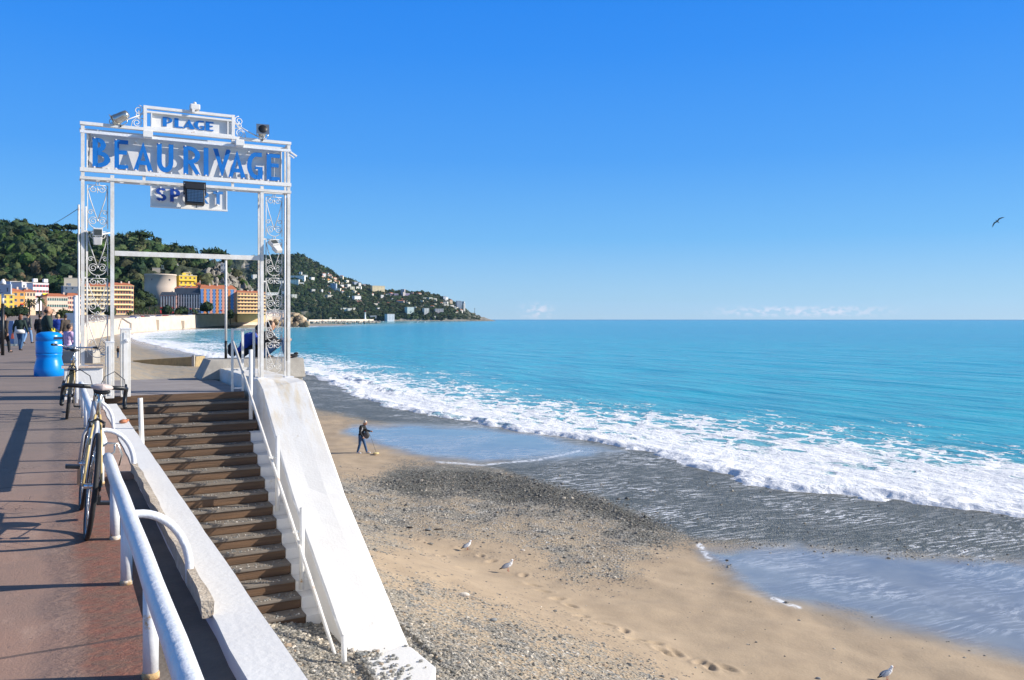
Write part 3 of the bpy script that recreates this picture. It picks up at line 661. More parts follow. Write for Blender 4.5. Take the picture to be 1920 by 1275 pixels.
beam(ZT+.02, .055, dy=.045); beam(ZT-.035, .035, BK); 
beam(4.17, .07, GY-.002, dy=.042); beam(4.02, .05, GY-.001, dy=.041, m='white_rusty'); beam(4.03, .04, BK)
beam(4.86, .05, GY-.006, dy=.03, m='rail', name='light_tube'); 
for x in (gX(270), gX(436)): gp(MB().box((x-.025, GY-.02, 4.045), (x+.025, GY+.02, 4.135)), 'spacer', M['white_rusty'])
for x in (XL0, XR1):
    for z in (4.97, 4.02, 3.0, 1.9): gp(MB().box((x-.02, GY+.04, z-.02), (x+.02, BK-.03, z+.02)), 'bracket', M['white_rusty'])
# crossbar between the inner posts
gp(MB().box((XL1+.04, GY-.02, 2.62), (XR0-.04, GY+.03, 2.71)), 'crossbar', M['white_rusty'])
# boards
PX0, PX1 = gX(165), gX(529)
b = MB().box((PX0, GY+.15, 4.21), (PX1, GY+.165, 4.87)); b.box((PX0-.02, GY+.05, 4.21), (PX0-.001, GY+.165, 4.87)); b.box((PX1+.001, GY+.1, 4.21), (PX1+.02, GY+.165, 4.87))
gp(b, 'sign_board', M['panel'])
# ---- lettering
class Pen:
    def __init__(s, x0, x1, z0, z1, yf, dp=.03): s.mb = MB(); s.x0, s.x1, s.z0, s.z1, s.y, s.dp, s.k = x0, x1, z0, z1, yf, dp, 0
    def T(s, p): return (s.x0+(s.x1-s.x0)*p[0], s.z0+(s.z1-s.z0)*p[1])
    def poly(s, pts): s.k += 1; s.mb.prism([s.T(p) for p in pts], s.y-.0012*s.k, s.y+s.dp+.0012*s.k); return s
    def rect(s, a, b_, c, d): return s.poly([(a, b_), (c, b_), (c, d), (a, d)])
    def arc(s, cx, cz, ro, ri, a0, a1, n=14):       # radii as (rx, rz)
        o = []; i_ = []
        for k in range(n+1):
            a = R(a0+(a1-a0)*k/n); o.append((cx+ro[0]*math.cos(a), cz+ro[1]*math.sin(a))); i_.append((cx+ri[0]*math.cos(a), cz+ri[1]*math.sin(a)))
        s.k += 1; y0 = s.y-.0012*s.k; y1 = s.y+s.dp+.0012*s.k
        for k in range(n):
            q = [s.T(o[k]), s.T(o[k+1]), s.T(i_[k+1]), s.T(i_[k])]
            vs = [(x, y0, z) for x, z in q]+[(x, y1, z) for x, z in q]
            fs = [(0, 1, 2, 3), (7, 6, 5, 4), (0, 4, 5, 1), (2, 6, 7, 3)]
            if k == 0: fs.append((3, 7, 4, 0))
            if k == n-1: fs.append((1, 5, 6, 2))
            s.mb.add(vs, fs)
        return s
    def make(s, m, name='letter', pegs=None):
        if pegs:
            for (px_, pz_) in pegs:
                x, z = s.T((px_, pz_)); s.mb.box((x-.012, s.y-.012, z-.014), (x+.012, s.y+.14, z+.014), 1)
        return gp(s.mb, name, [M[m], M['whitec']])
def L_B(p):
    p.rect(0, 0, .30, 1); p.arc(.30, .76, (.46, .24), (.16, .10), -90, 90); p.arc(.30, .28, (.70, .28), (.38, .14), -90, 90); p.rect(.28, .86, .32, 1); p.rect(.28, 0, .32, .14)
def L_E(p): p.rect(0, 0, .34, 1); p.rect(.33, .86, 1, 1); p.rect(.33, .5, .9, .64); p.rect(.33, 0, 1, .14)
def L_A(p): p.poly([(0, 0), (.24, 0), (.56, .86), (.5, 1)]); p.poly([(1, 0), (.74, 0), (.42, .86), (.5, 1)]); p.rect(.2, .20, .8, .34)
def L_U(p): p.rect(0, .36, .29, 1); p.rect(.71, .36, 1, 1); p.arc(.5, .37, (.5, .37), (.21, .20), 180, 360)
def L_R(p): p.rect(0, 0, .28, 1); p.arc(.26, .68, (.72, .32), (.42, .18), -90, 90); p.poly([(.30, .40), (.55, .44), (1.0, 0), (.72, 0)])
def L_I(p): p.rect(0, 0, 1, 1)
def L_V(p): p.poly([(0, 1), (.26, 1), (.60, .18), (.5, 0)]); p.poly([(1, 1), (.74, 1), (.40, .18), (.5, 0)])
def L_G(p): p.arc(.62, .5, (.62, .5), (.34, .34), 88, 272, 22); p.rect(.62, .84, .95, 1); p.rect(.60, 0, .99, .15); p.rect(.70, .14, 1, .47); p.rect(.52, .38, .72, .47)
big = [('B', 185, 325, L_B), ('E', 360, 470, L_E), ('A', 512, 667, L_A), ('U', 700, 830, L_U), ('R', 910, 1047, L_R), ('I', 1072, 1110, L_I), ('V', 1147, 1290, L_V), ('A', 1268, 1408, L_A), ('G', 1418, 1542, L_G), ('E', 1574, 1680, L_E)]
for ch, a, c, fn in big:
    p = Pen(gX(130+a/4.25), gX(130+c/4.25), 4.235, 4.775, GY+.02, .012); fn(p)
    p.make('blue', pegs=[(.12, 1.0), (.12, 0.0), (.88, 0.0)] if ch not in 'IV' else [(.5, 0)])
# PLAGE box above the main board
bx0, bx1 = gX(272), gX(437)
zt = 5.43
for z, h in ((zt, .05), (zt-.085, .035), (5.045, .045)): beam(z, h, GY, bx0-.02, bx1+.02, .035, 'white')
for x in (bx0, bx1): gp(MB().box((x-.03, GY-.036, 4.9), (x+.03, GY+.036, zt+.027)), 'post', M['white'])
for x in (gX(284), gX(427)): gp(MB().box((x-.012, GY-.03, 5.07), (x+.012, GY+.03, zt-.1)), 'spacer', M['white'])
b = MB().box((gX(284), GY+.03, 5.075), (bx1-.035, GY+.04, 5.345)); b.box((gX(284)-.012, GY-.02, 5.075), (gX(284)+.001, GY+.04, 5.345))
gp(b, 'sign_board', M['panel'])
sx = lambda a: gX(130+a/4.25)
pz0, pz1 = 5.11, 5.285
def thin_E(p): p.rect(0, 0, .5, 1); p.rect(.49, .87, 1, 1); p.rect(.49, .47, .92, .58); p.rect(.49, 0, 1, .13)
def thick_P(p): p.rect(0, 0, .42, 1); p.arc(.42, .68, (.58, .32), (.30, .22), -90, 90)
def thick_L(p): p.rect(0, 0, .5, 1); p.rect(.49, 0, 1, .14)
def thick_A(p): p.poly([(0, 0), (.13, 0), (.50, .84), (.46, 1)]); p.poly([(1, 0), (.52, 0), (.36, .72), (.50, 1)]); p.rect(.15, .18, .6, .28)
def thick_G(p): p.arc(.60, .5, (.60, .5), (.22, .40), 90, 270, 20); p.rect(.58, .88, .95, 1); p.rect(.58, 0, .98, .11); p.rect(.80, .1, 1, .44); p.rect(.62, .36, 1, .45)
for a, c, fn in ((745, 822, thick_P), (838, 905, thick_L), (912, 1000, thick_A), (995, 1078, thick_G), (1088, 1150, thin_E)):
    p = Pen(sx(a), sx(c), pz0, pz1, GY+.018, .010); fn(p); p.make('blue')
# SPORT board
b = MB().box((gX(283), GY+.02, 3.575), (gX(426), GY+.03, 3.985)); b.box((gX(282), GY-.02, 3.56), (gX(426.5), GY+.04, 3.59)); 
gp(b, 'sign_board', M['panel'])
for x in (gX(283), gX(425)): gp(MB().box((x-.01, GY-.01, 3.57), (x+.01, GY+.02, 4.0)), 'spacer', M['white'])
z0, z1 = 3.68, 3.93
def L_S(p): p.arc(.5, .73, (.5, .27), (.16, .10), 20, 270, 16); p.arc(.5, .27, (.5, .27), (.16, .10), -160, 90, 16)
def L_P(p): p.rect(0, 0, .36, 1); p.arc(.34, .68, (.66, .32), (.26, .14), -90, 90)
def L_T(p): p.rect(0, .80, 1, 1); p.rect(.32, 0, .68, .81)
def L_O(p): p.arc(.5, .5, (.5, .5), (.2, .24), 0, 360, 24)
for a, c, fn, m in ((690, 772, L_S, 'blue2'), (802, 882, L_P, 'blue2'), (916, 1005, L_O, 'blue3'), (1030, 1110, L_R, 'blue3'), (1145, 1222, L_T, 'blue3')):
    p = Pen(sx(a), sx(c), z0, z1, GY-.03, .012); fn(p); p.make(m, pegs=[(.45, 1.02), (.45, -.02)])
# ---- wrought iron scroll panels in both columns
def scroll_panel(x0, x1, z0, z1):
    b = MB(); y = GY+.01; w = x1-x0; cx = (x0+x1)/2; h = z1-z0; r = .0075
    def ln(pts, rr=r): b.tube([(x, y, z) for x, z in pts], rr, 5)
    ln([(x0, z0), (x0, z1)], .009); ln([(x1, z0), (x1, z1)], .009)
    ln([(x0, z1), (x1, z1)])
    for s in (-1, 1):
        ln([(cx+s*w*.47, z1-h*.14), (cx+s*w*.36, z1-h*.34), (cx+s*w*.03, z0+h*.22)], .009)
        ln(spiral(cx+s*w*.20, z1-h*.10, w*.19, w*.04, PI/2 if s > 0 else PI/2, -s*1.35), r)
        ln([(cx+s*w*.20, z1-h*.10+w*.19), (cx+s*w*.42, z1-h*.085), (cx+s*w*.47, z1-h*.14)])
        ln(spiral(cx+s*w*.35, z0+h*.37, w*.15, w*.035, PI*.9 if s > 0 else PI*.1, -s*1.3), r)
        ln(spiral(cx+s*w*.24, z0+h*.17, w*.23, w*.05, PI*.75 if s > 0 else PI*.25, -s*1.7), r)
    ln(spiral(cx, z0+h*.19, w*.46, w*.46, PI*1.03, .47, 14), r)
    b.ball((cx, y, z0+h*.19), (.022, .015, .03), 1); b.ball((cx, y, z1-h*.1), (.02, .015, .03), 1); b.bar((cx, y, z1-h*.18), (cx, y, z1-h*.04), .012)
    ln([(cx-w*.1, z1), (cx-w*.06, z1+.05), (cx, z1+.07), (cx+w*.06, z1+.05), (cx+w*.1, z1)])
    return gp(b, 'scroll_panel', M['iron'])
for a, c in ((gX(164), gX(202)), (gX(499), gX(529))):
    zz = [3.93, 3.08, 2.22, 1.55, .72] if a < 1 else [3.93, 3.08, 2.30, 1.62, 1.0, .36]
    for z1, z0 in zip(zz, zz[1:]): scroll_panel(a, c, z0+.03, z1-.03)
    for z in (3.05, 2.2): gp(MB().box((a-.1, GY-.005, z-.015), (a, GY+.02, z+.015)), 'bracket', M['iron'])
# scroll work beside the PLAGE box
for s, xb in ((-1, bx0), (1, bx1)):
    b = MB(); y = GY
    b.tube([(xb+s*.03, y, 5.36-.06), (xb+s*.30, y, 5.16), (xb+s*.56, y, 5.05)], .011, 6)
    for cx, cz, r0 in ((xb+s*.11, 5.36, .09), (xb+s*.14, 5.12, .085), (xb+s*.56, 5.10, .07), (xb+s*.12, 5.27, .05)):
        b.tube([(x, y, z) for x, z in spiral(cx, cz, r0, .02, PI/2, s*1.6)], .009, 6)
    b.tube([(xb+s*.02, y, 5.2), (xb+s*.14, y, 5.22), (xb+s*.22, y, 5.14), (xb+s*.24, y, 5.04)], .009, 6)
    gp(b, 'scroll_panel', M['white'])
# extra thin post and conduit at the left, cable and conduit at the right
gp(MB().tube([(XL0-.06, GY-.03, 0), (XL0-.065, GY-.03, 3.52)], .018, 8), 'conduit', M['white_rusty'])
gp(MB().tube([(XL0+.07, GY+.01, 1.3), (XL0+.06, GY+.01, 3.0), (XL0+.055, GY, 3.5)], .013, 6), 'conduit', M['white'])
gp(MB().tube([(XR1-.075, GY-.01, .4), (XR1-.07, GY-.01, 3.95)], .014, 6), 'conduit', M['post'])
gp(MB().tube([(XR1-.045, GY-.045, .6), (XR1-.05, GY-.045, 2.4), (XR1-.043, GY-.045, 3.9)], .010, 6), 'cable', M['black'])
gp(MB().tube([(XL0+.05, GY-.02, 4.86), (XL0+.12, GY-.02, 4.84), (XL0+.11, GY-.02, 4.5), (XL0+.09, GY-.02, 4.25)], .006, 5), 'cable', M['black'])
gp(MB().bar((XR1+.03, GY-.02, 4.84), (XR1+.16, GY-.02, 4.76), .05, .03).bar((XR1+.03, GY-.02, 4.77), (XR1+.11, GY-.02, 4.72), .04, .02), 'end_bracket', M['white'])
# ---- lamps mounted on the gate
def lamp(name, loc, rot, label, cat='spotlight'):
    t = thing(name, loc, 0, label, cat); t.rotation_euler = rot; return t
def box_cover(loc, s, label):
    t = thing('junction_box', loc, 0, label, 'junction box', None)
    MB().box((-s[0]/2, -s[1]/2, -s[2]/2), (s[0]/2, s[1]/2, s[2]/2)).build('casing', M['white'], t, .012)
    MB().box((-s[0]/2-.004, -s[1]/2-.012, -s[2]/2+.02), (s[0]/2+.004, -s[1]/2-.001, s[2]/2-.02)).build('lid', M['panel'], t, .004)
box_cover((gX(276), GY-.10, 4.90), (.16, .10, .155), 'white junction box hanging left of centre under the PLAGE sign, above the letter A')
box_cover((gX(447.5), GY-.10, 4.90), (.15, .10, .14), 'white junction box at the right foot of the PLAGE sign')
t = thing('roof_lamp', (gX(365), GY-.02, zt+.03), 0, 'dirty white square lamp on the top edge of the PLAGE sign', 'lamp')
MB().box((-.09, -.08, .01), (.09, .08, .115)).build('casing', M['panel'], t, .018); MB().lathe([(.03, .115), (.03, .15), (.02, .165)], n=12).build('knob', M['panel'], t); MB().box((-.06, -.09, -.05), (-.01, -.04, .012)).build('bracket', M['white'], t)
def can_light(loc, rz, rx, label):
    t = thing('can_spotlight', loc, 0, label, 'spotlight')
    h = MB().lathe([(.05, -.19), (.085, -.17), (.10, -.08), (.115, .06), (.125, .10), (.125, .16)], n=20, axis='Y').build('housing', M['steel'], t)
    h.rotation_euler = (rx, 0, rz); h.location = (0, 0, .17)
    f = MB().lathe([(.092, .165), (.075, .150), (.0, .149)], n=20, axis='Y').build('lens', M['black'], h)
    MB().box((-.15, .158, -.125), (.15, .163, .125)).build('barn_frame', M['steel'], h)
    MB().lathe([(.105, .1635), (.102, .168)], n=20, axis='Y').build('lens_ring', M['black'], h)
    MB().tube([(-.135, 0, .17), (-.13, 0, .06), (-.05, 0, 0), (.05, 0, 0), (.13, 0, .06), (.135, 0, .17)], .011, 6).build('yoke', M['steel'], t)
    MB().tube([(0, 0, -.05), (0, 0, .0)], .015, 8).build('clamp', M['black'], t)
    t.scale = (.82,)*3; return t
can_light((gX(226), GY-.05, 5.04), R(60), R(-28), 'silver can spotlight on the upper left of the gate, turned away to the side')
can_light((gX(491), GY-.05, 5.04), R(172), R(14), 'silver can spotlight on the upper right of the gate with its round black opening showing')
t = thing('floodlight', (gX(361.5), GY-.28, 3.80), 0, 'black square floodlight with wire grille hanging in front of the SPORT sign', 'floodlight')
t.rotation_euler = (R(-8), 0, 0); t.scale = (.86, .86, .9)
MB().box((-.20, -.05, -.20), (.20, .12, .21)).build('housing', M['black'], t, .02)
MB().box((-.21, -.075, .11), (.21, .06, .24)).build('visor', M['black'], t, .02)
MB().box((-.165, -.056, -.16), (.165, -.0505, .10)).build('lens', M['steel'], t)
b = MB()
for i in range(12): b.box((-.165+.03*i-.004, -.066, -.16), (-.165+.03*i+.004, -.060, .10))
for i in range(9): b.box((-.165, -.067, -.16+.0325*i-.003), (.165, -.061, -.16+.0325*i+.003))
b.build('grille', M['black'], t); MB().bar((-.225, 0, .0), (-.225, 0, .26), .02, .04).bar((.225, 0, 0), (.225, 0, .26), .02, .04).bar((-.235, 0, .27), (.235, 0, .27), .03, .03).build('yoke', M['black'], t)
MB().tube([(.03, .02, -.2), (.03, .02, -.27)], .008, 6).build('cable', M['black'], t)
def small_flood(loc, rot, label):
    t = thing('small_floodlight', loc, 0, label, 'floodlight'); t.rotation_euler = rot
    MB().box((-.10, -.05, 0), (.10, .07, .19)).build('housing', M['white'], t, .01); MB().box((-.085, -.056, .02), (.085, -.0505, .16)).build('lens', M['glass'], t)
    MB().hexa([(-.09,-.02,-.21),(.08,-.02,-.21),(.08,.09,-.21),(-.09,.09,-.21),(-.11,-.03,-.02),(.10,-.03,-.02),(.10,.10,-.02),(-.11,.10,-.02)]).build('ballast_box', M['iron'], t, .02)
    MB().bar((.10, .03, .05), (.26, .09, .09), .03, .03).build('bracket', M['post'], t); t.scale = (.78,)*3; return t
small_flood((gX(183), GY-.10, 2.96), (R(6), 0, 0), 'white box floodlight with grey glass and a rusty ballast in the left scroll column')
small_flood((gX(515), GY-.10, 2.92), (R(-48), R(-8), R(20)), 'white box floodlight tilted down in the right scroll column')
# ---- low wall and gate pillars on the left
t = thing('low_wall', (0, 0, 0), 0, 'low white wall with rusty streaks left of the gate pillars, under the left scroll column', 'low wall')
MB().box((.10, GY-.25, -.05), (1.0-.28, GY+.30, .57)).build('wall_body', M['render'], t, .01); MB().box((.06, GY-.29, .57), (.74, GY+.33, .60)).build('rusty_cap', mat('rusty_cap', (.62, .50, .40), .7, .2, 6, .4, rust=.8, rustcol=(.45, .16, .05)), t)
def pillar(x0, x1, y0, z1, label):
    t = thing('gate_pillar', ((x0+x1)/2, y0+.1, 0), 0, label, 'gate pillar', 'square white pillars at the head of the stairs'); w = (x1-x0)/2
    MB().box((-w, -.10, 0), (w, .10, z1)).build('shaft', M['white_rusty'], t, .008)
    MB().box((-w-.008, -.105, z1), (w+.008, .105, z1+.02)).build('cap', M['post'], t)
    MB().box((-w+.05, -.112, .06), (w-.05, -.1015, z1-.06)).build('raised_panel', M['white'], t); return t
u_ = onY(205, 735, 17.0); pillar(onY(198, 700, 17.0).x, onY(214, 700, 17.0).x, 17.0, 1.02, 'white square pillar close to the left inner gate post')
p2 = pillar(onY(226.5, 700, 17.2).x, onY(245, 700, 17.2).x, 17.2, 1.26, 'taller white pillar with a yellowed rusty side at the top left of the stairs')
MB().lathe([(.035, -.112), (.035, -.13), (.02, -.14)], c=(.02, 0, 1.05), n=12, axis='Y').build('round_fitting', M['post'], p2).location = (0, 0, 0)
# white pole beside the gate, tall thin pole beyond the landing
t = thing('white_pole', (onY(142, 640, 16.2).x, 16.2, 0), 0, 'plain white pole standing left of the gate behind the dark bicycle', 'pole')
MB().tube([(0, 0, 0), (0, 0, 1.83)], .036, 12).build('shaft', M['rail'], t); MB().lathe([(.038, 1.83), (.03, 1.85)], n=12).build('cap', M['white'], t)
p = onY(423.5, 672, 21.6)
t = thing('tall_pole', (p.x, 21.6, .46), 0, 'tall thin white pole with a rust ring standing on the concrete block', 'pole')
zt_ = onY(423.5, 488, 21.6).z-.46
MB().tube([(0, 0, .45), (0, 0, zt_)], .030, 12).build('upper_shaft', mat('chipped_paint', (.66, .65, .62), .5, .1, 8, .2, rust=.5, rscale=12, rustcol=(.16, .12, .10)), t)
MB().tube([(0, 0, 0), (0, 0, .45)], .034, 12).build('lower_shaft', M['black'], t); MB().tube([(0, 0, zt_*.735), (0, 0, zt_*.76)], .033, 12).build('rust_ring', M['post'], t); MB().lathe([(.04, zt_), (.04, zt_+.03), (.02, zt_+.06)], n=12).build('cap', M['steel'], t)
# landing fence and handrails of the stairs
t = thing('landing_fence', (3.07, 17.47, 0), 0, 'short white tube fence with three uprights at the top right of the stairs', 'fence')
for x in (0, .20, .42): MB().box((x-.022, -.022, .003 if x < .3 else .28), (x+.022, .022, 1.26)).build('upright', M['white_rusty'], t)
MB().box((.0, -.02, 1.22), (.43, .02, 1.255)).build('top_bar', M['white_rusty'], t); MB().box((.02, -.015, .42), (.40, .015, .45)).build('middle_bar', M['white_rusty'], t); MB().box((.02, -.015, .05), (.2, .015, .08)).build('bottom_bar', M['post'], t)
t = thing('stair_handrail', (3.2, 17.3, 0), 0, 'long white sloping handrail along the right side of the wooden stairs', 'handrail')
def rp(y): k = (17.4-y)/(17.4-10.65); return Vector((3.07+.15*k-3.2, y-17.3, 1.0-4.12*k))
rl = MB(); rl.tube([rp(17.4), rp(14), rp(10.62)], .026, 8); rl.tube([rp(17.2)+Vector((.03, .0, -.045)), rp(10.9)+Vector((.03, 0, -.045))], .012, 6); rl.build('rail', M['white_rusty'], t)
for y, zt_, zb in ((16.4, .87, -.45), (14.2, -.50, -1.75), (12.6, -1.38, -2.6), (10.5, -2.60, -3.1)):
    MB().tube([(.02, y-17.3, zb), (.02, y-17.3, zt_)], .036, 10).build('upright', M['white'], t)
    if y > 11: MB().box((-.12, y-17.3-.01, zt_-.36), (.02, y-17.3+.01, zt_-.33)).build('bracket', M['white_rusty'], t)
t = tag(MB().tube([(.965, 12.2, .40), (1.0, 12.05, -1.0), (1.0, 12.0, -2.6)], .032, 10).build('leaning_post', M['white_rusty']), 'single leaning white post on the left side of the wooden stairs', 'post')
# ---- low tubular railings with curved braces
def railing(y0, y1, posts, arcs, label, endpost=True):
    t = thing('tube_railing', (.33, (y0+y1)/2, 0), 0, label, 'railing', 'low tubular railings along the promenade'); c = (y0+y1)/2
    n = 24; pts = [(.0015*math.sin(i*1.7), y0+(y1-y0)*i/n-c, .410+.001*math.sin(i*2.3)) for i in range(n+1)]
    pts = [(0, y0-c-.025, .40)]+pts+[(0, y1-c+.025, .40)]
    MB().tube(pts, [.02]+[.040]*(n+1)+[.02], 18).build('rail', M['rail'], t)
    for y in posts:
        MB().tube([(0, y-c, .0), (0, y-c, .39)], .030, 14).build('post', M['post'], t)
        MB().lathe([(.034, .0), (.034, .02), (.031, .03)], c=(0, y-c, 0), n=14).build('rust_collar', mat('collar', (.50, .33, .15), .8, .3, 12, .4, rust=.9, rustcol=(.68, .66, .62)) if 'collar' not in bpy.data.materials else bpy.data.materials['collar'], t)
    for y in arcs:
        pts = []
        for k in range(15):
            a = PI/2*k/14; pts.append((.045+.265*math.sin(a), y-c, .07+.335*math.cos(a)))
        MB().tube([(0, y-c, .405)]+pts+[(.31, y-c, .0)], .0225, 14).build('curved_brace', M['rail'], t)
    return t
railing(-1.2, 7.0, [-.8, .4, 1.5, 2.6, 3.68, 5.04, 6.1], [1.3, 4.93], 'nearest low white tube railing with curved braces in the foreground')
railing(7.9, 15.2, [8.2, 9.6, 11.0, 12.4, 13.8, 15.1], [8.8, 12.2, 15.0], 'farther low white tube railing that continues behind the racing bicycle')
for y in (8.75, 8.87): pass
tag(MB().ball((0, 0, 0), (.055, .04, .03), 2, jit=.15).ball((.05, .02, .01), (.03, .03, .022), 1, jit=.2).build('bread_crust', mat('crust', (.42, .16, .08), .7, .4, 20, .5)), 'small reddish brown lump of bread on the white wall by the racing handlebar', 'bread').location = onX(231, 773, .80)
bpy.data.objects['bread_crust'].location.z = .028
tag(MB().tube([(.03, 0, 0), (.03, .03, -.06), (-.05, .02, -.10), (-.07, 0, -.02), (-.02, -.03, .02), (.05, -.02, .01), (.08, 0, -.08), (.06, .02, -.16)], .007, 6).build('lock_chain', M['steel']), 'rusty lock chain wrapped round the end of the near railing', 'chain').location = (.345, 6.95, .51)
# ============================================================= bin
p = onz(92, 706, 0)
t = thing('litter_bin', (p.x, p.y, 0), R(20), 'bright blue plastic litter bin with a domed top standing on the promenade', 'litter bin')
MB().lathe([(.31, 0), (.335, .015), (.34, .18), (.32, .30), (.295, .40), (.282, .47), (.282, .50), (.292, .53), (.297, .56), (.295, .58)], n=40).build('base', M['bin'], t)
up = MB().lathe([(.295, .58), (.298, .62), (.298, .88), (.285, .905), (.298, .915), (.298, 1.02), (.27, 1.08), (.18, 1.12), (.0, 1.135)], n=40).build('top', M['bin'], t)
s_ = MB(); 
for k in range(7):
    a0 = R(-68+12*k-22); a1 = R(-68+12*(k+1)-22); r0, r1 = .285, .301
    s_.hexa([(r0*math.cos(a0), r0*math.sin(a0), .935), (r1*math.cos(a0), r1*math.sin(a0), .935), (r1*math.cos(a1), r1*math.sin(a1), .935), (r0*math.cos(a1), r0*math.sin(a1), .935),
             (r0*math.cos(a0), r0*math.sin(a0), 1.0), (r1*math.cos(a0), r1*math.sin(a0), 1.0), (r1*math.cos(a1), r1*math.sin(a1), 1.0), (r0*math.cos(a1), r0*math.sin(a1), 1.0)])
s_.build('slot', mat('bin_slot', (.0, .012, .05), .8, .1), t)
# ============================================================= bicycles
def wheel(t, y, r, tyre, rimm, w=.014):
    wt = MB().tube([(0, y+r*math.cos(2*PI*k/48), r+r*math.sin(2*PI*k/48)) for k in range(48)], w, 8, closed=True)
    o = wt.build('wheel', tyre, t); rr = r-.022
    MB().tube([(0, y+rr*math.cos(2*PI*k/48), r+rr*math.sin(2*PI*k/48)) for k in range(48)], .010, 6, closed=True).build('rim', rimm, o)
    sp = MB()
    for k in range(28):
        a = 2*PI*k/28; s = (.028 if k % 2 else -.028); q = a+(.5 if k % 4 < 2 else -.5)
        sp.tube([(s, y+.02*math.cos(q), r+.02*math.sin(q)), (0, y+rr*math.cos(a), r+rr*math.sin(a))], .0013, 3)
    sp.build('spokes', M['chrome'], o); MB().tube([(-.05, y, r), (.05, y, r)], .018, 8).build('hub', M['chrome'], o); return o
FRW = mat('bike_paint', (.50, .50, .53), .25, .08, 6, 0); FRG = mat('bike_gold', (.62, .46, .20), .3, .1, 6, 0); FRK = mat('bike_dark', (.03, .035, .03), .3, .2, 6, 0)
def bicycle(road, loc, rz, lean, label):
    t = thing('bicycle', loc, rz, label, 'bicycle'); t.rotation_euler = Euler((0, lean, rz), 'XYZ')
    r = .335; wb = 1.0; A = (0, 0, r); Fh = (0, wb, r); BB = (0, .42, .27); ST = (0, .27, .80); HT = (0, .83, .82); HB = (0, .87, .68)
    wheel(t, 0, r, M['rubber'], M['rimm'] if road else FRG, .016 if road else .021); wheel(t, wb, r, M['rubber'], M['rimm'] if road else FRG, .016 if road else .021)
    f = MB(); f.tube([BB, ST], .015, 8); f.tube([ST, HT], .014, 8); f.tube([BB, HB], .017, 8); f.tube([HT, HB], .019, 8)
    f.build('frame', FRW if road else FRK, t)
    g = MB()
    for s in (-1, 1):
        g.tube([(s*.055, 0, r), (s*.03, .36, .28), (s*.01, .41, .27)], .009, 6, mi=0); g.tube([(s*.055, 0, r), (s*.035, .17, .62), (s*.014, .265, .78)], .008, 6, mi=1)
    g.build('rear_stays', [FRW, FRG] if road else [FRK, FRG], t)
    fk = MB()
    for s in (-1, 1): fk.tube([(s*.012, .875, .66), (s*.045, .91, .56), (s*.05, wb, r)], .011, 6)
    fk.build('fork', FRW if road else FRG, t)
    MB().tube([(0, .27, .78), (0, .235, .93)], .0135, 8).build('seat_post', M['steel'], t)
    sd = MB(); prof = [(-.13, .0), (-.12, .065), (-.06, .072), (.02, .04), (.09, .022), (.15, .018), (.165, .0)]
    vs = []; fs = []; m_ = 12
    for yy, ww in prof:
        for k in range(m_): a = 2*PI*k/m_; vs.append((ww*math.cos(a) if ww else 0, .22+yy, .965+(.026 if math.sin(a) > 0 else .018)*math.sin(a)+(.012 if yy < -.05 else 0)))
    for i in range(len(prof)-1):
        for k in range(m_): fs.append((i*m_+k, i*m_+(k+1) % m_, (i+1)*m_+(k+1) % m_, (i+1)*m_+k))
    sd.add(vs, fs, True); sdl = sd.build('saddle', mat('saddle_cover', (.55, .45, .41), .4, .1, 9, .1) if road else M['black'], t)
    if road: MB().ball((0, .115, .952), (.055, .012, .022), 2).build('saddle_rear', M['black'], sdl)
    if road:
        b = MB(); sp_ = [(-.0, .88, .93), (-.19, .88, .93), (-.215, .93, .925), (-.215, .97, .88), (-.215, .95, .80), (-.215, .86, .79)]
        b.tube(sp_, .016, 8); b.tube([(-x, y, z) for x, y, z in sp_], .016, 8); b.build('handlebar', M['black'], t)
        MB().tube([(0, .83, .82), (0, .825, .90), (0, .88, .93)], .014, 8).build('stem', M['steel'], t)
        c = MB()
        for s in (-1, 1):
            c.tube([(s*.21, .96, .93), (s*.20, 1.0, .99), (s*.12, .95, 1.05), (s*.05, .86, 1.01), (0, .80, .86)], .0035, 5); c.tube([(s*.215, .97, .92), (s*.215, 1.01, .95), (s*.22, 1.02, .86)], .010, 6)
        c.build('brake_cables', M['black'], t)
        sp_ = MB().tube([(0, .255, .89), (0, .25, .93)], .02, 8).build('seat_clamp', M['steel'], t)
    else:
        MB().tube([(-.30, .70, 1.02), (-.26, .76, 1.02), (-.08, .84, 1.0), (.08, .84, 1.0), (.26, .76, 1.02), (.30, .70, 1.02)], .012, 8).build('handlebar', M['chrome'], t)
        for s in (-1, 1): MB().tube([(s*.31, .67, 1.02), (s*.255, .77, 1.02)], .018, 8).build('grip', M['black'], t)
        MB().tube([(0, .83, .82), (0, .82, 1.0), (0, .84, 1.0)], .014, 8).build('stem', M['steel'], t)
        for yy in (0, wb):
            mg = MB()
            pts = [(yy+(r+.03)*math.cos(a), r+(r+.03)*math.sin(a)) for a in [R(20+14*k) for k in range(12)]]
            for (a0, b0), (a1, b1) in zip(pts, pts[1:]): mg.bar((0, a0, b0), (0, a1, b1), .045, .004)
            mg.build('mudguard', FRK, t)
        MB().box((-.06, -.12, .70), (.06, .20, .715)).tube([(.05, 0, r), (.05, 0, .70)], .005, 5).tube([(-.05, 0, r), (-.05, 0, .70)], .005, 5).build('rear_rack', M['black'], t)
        MB().ball((0, .93, .80), (.04, .05, .04), 2).build('front_lamp', M['chrome'], t)
    cr = MB().lathe([(.095, .045), (.095, .050), (.03, .052)], c=(0, .42, .27), n=24, axis='X'); 
    cr.bar((.06, .42, .27), (.075, .50, .13), .02, .012).bar((-.06, .42, .27), (-.075, .34, .41), .02, .012)
    cr.build('crankset', M['steel'], t)
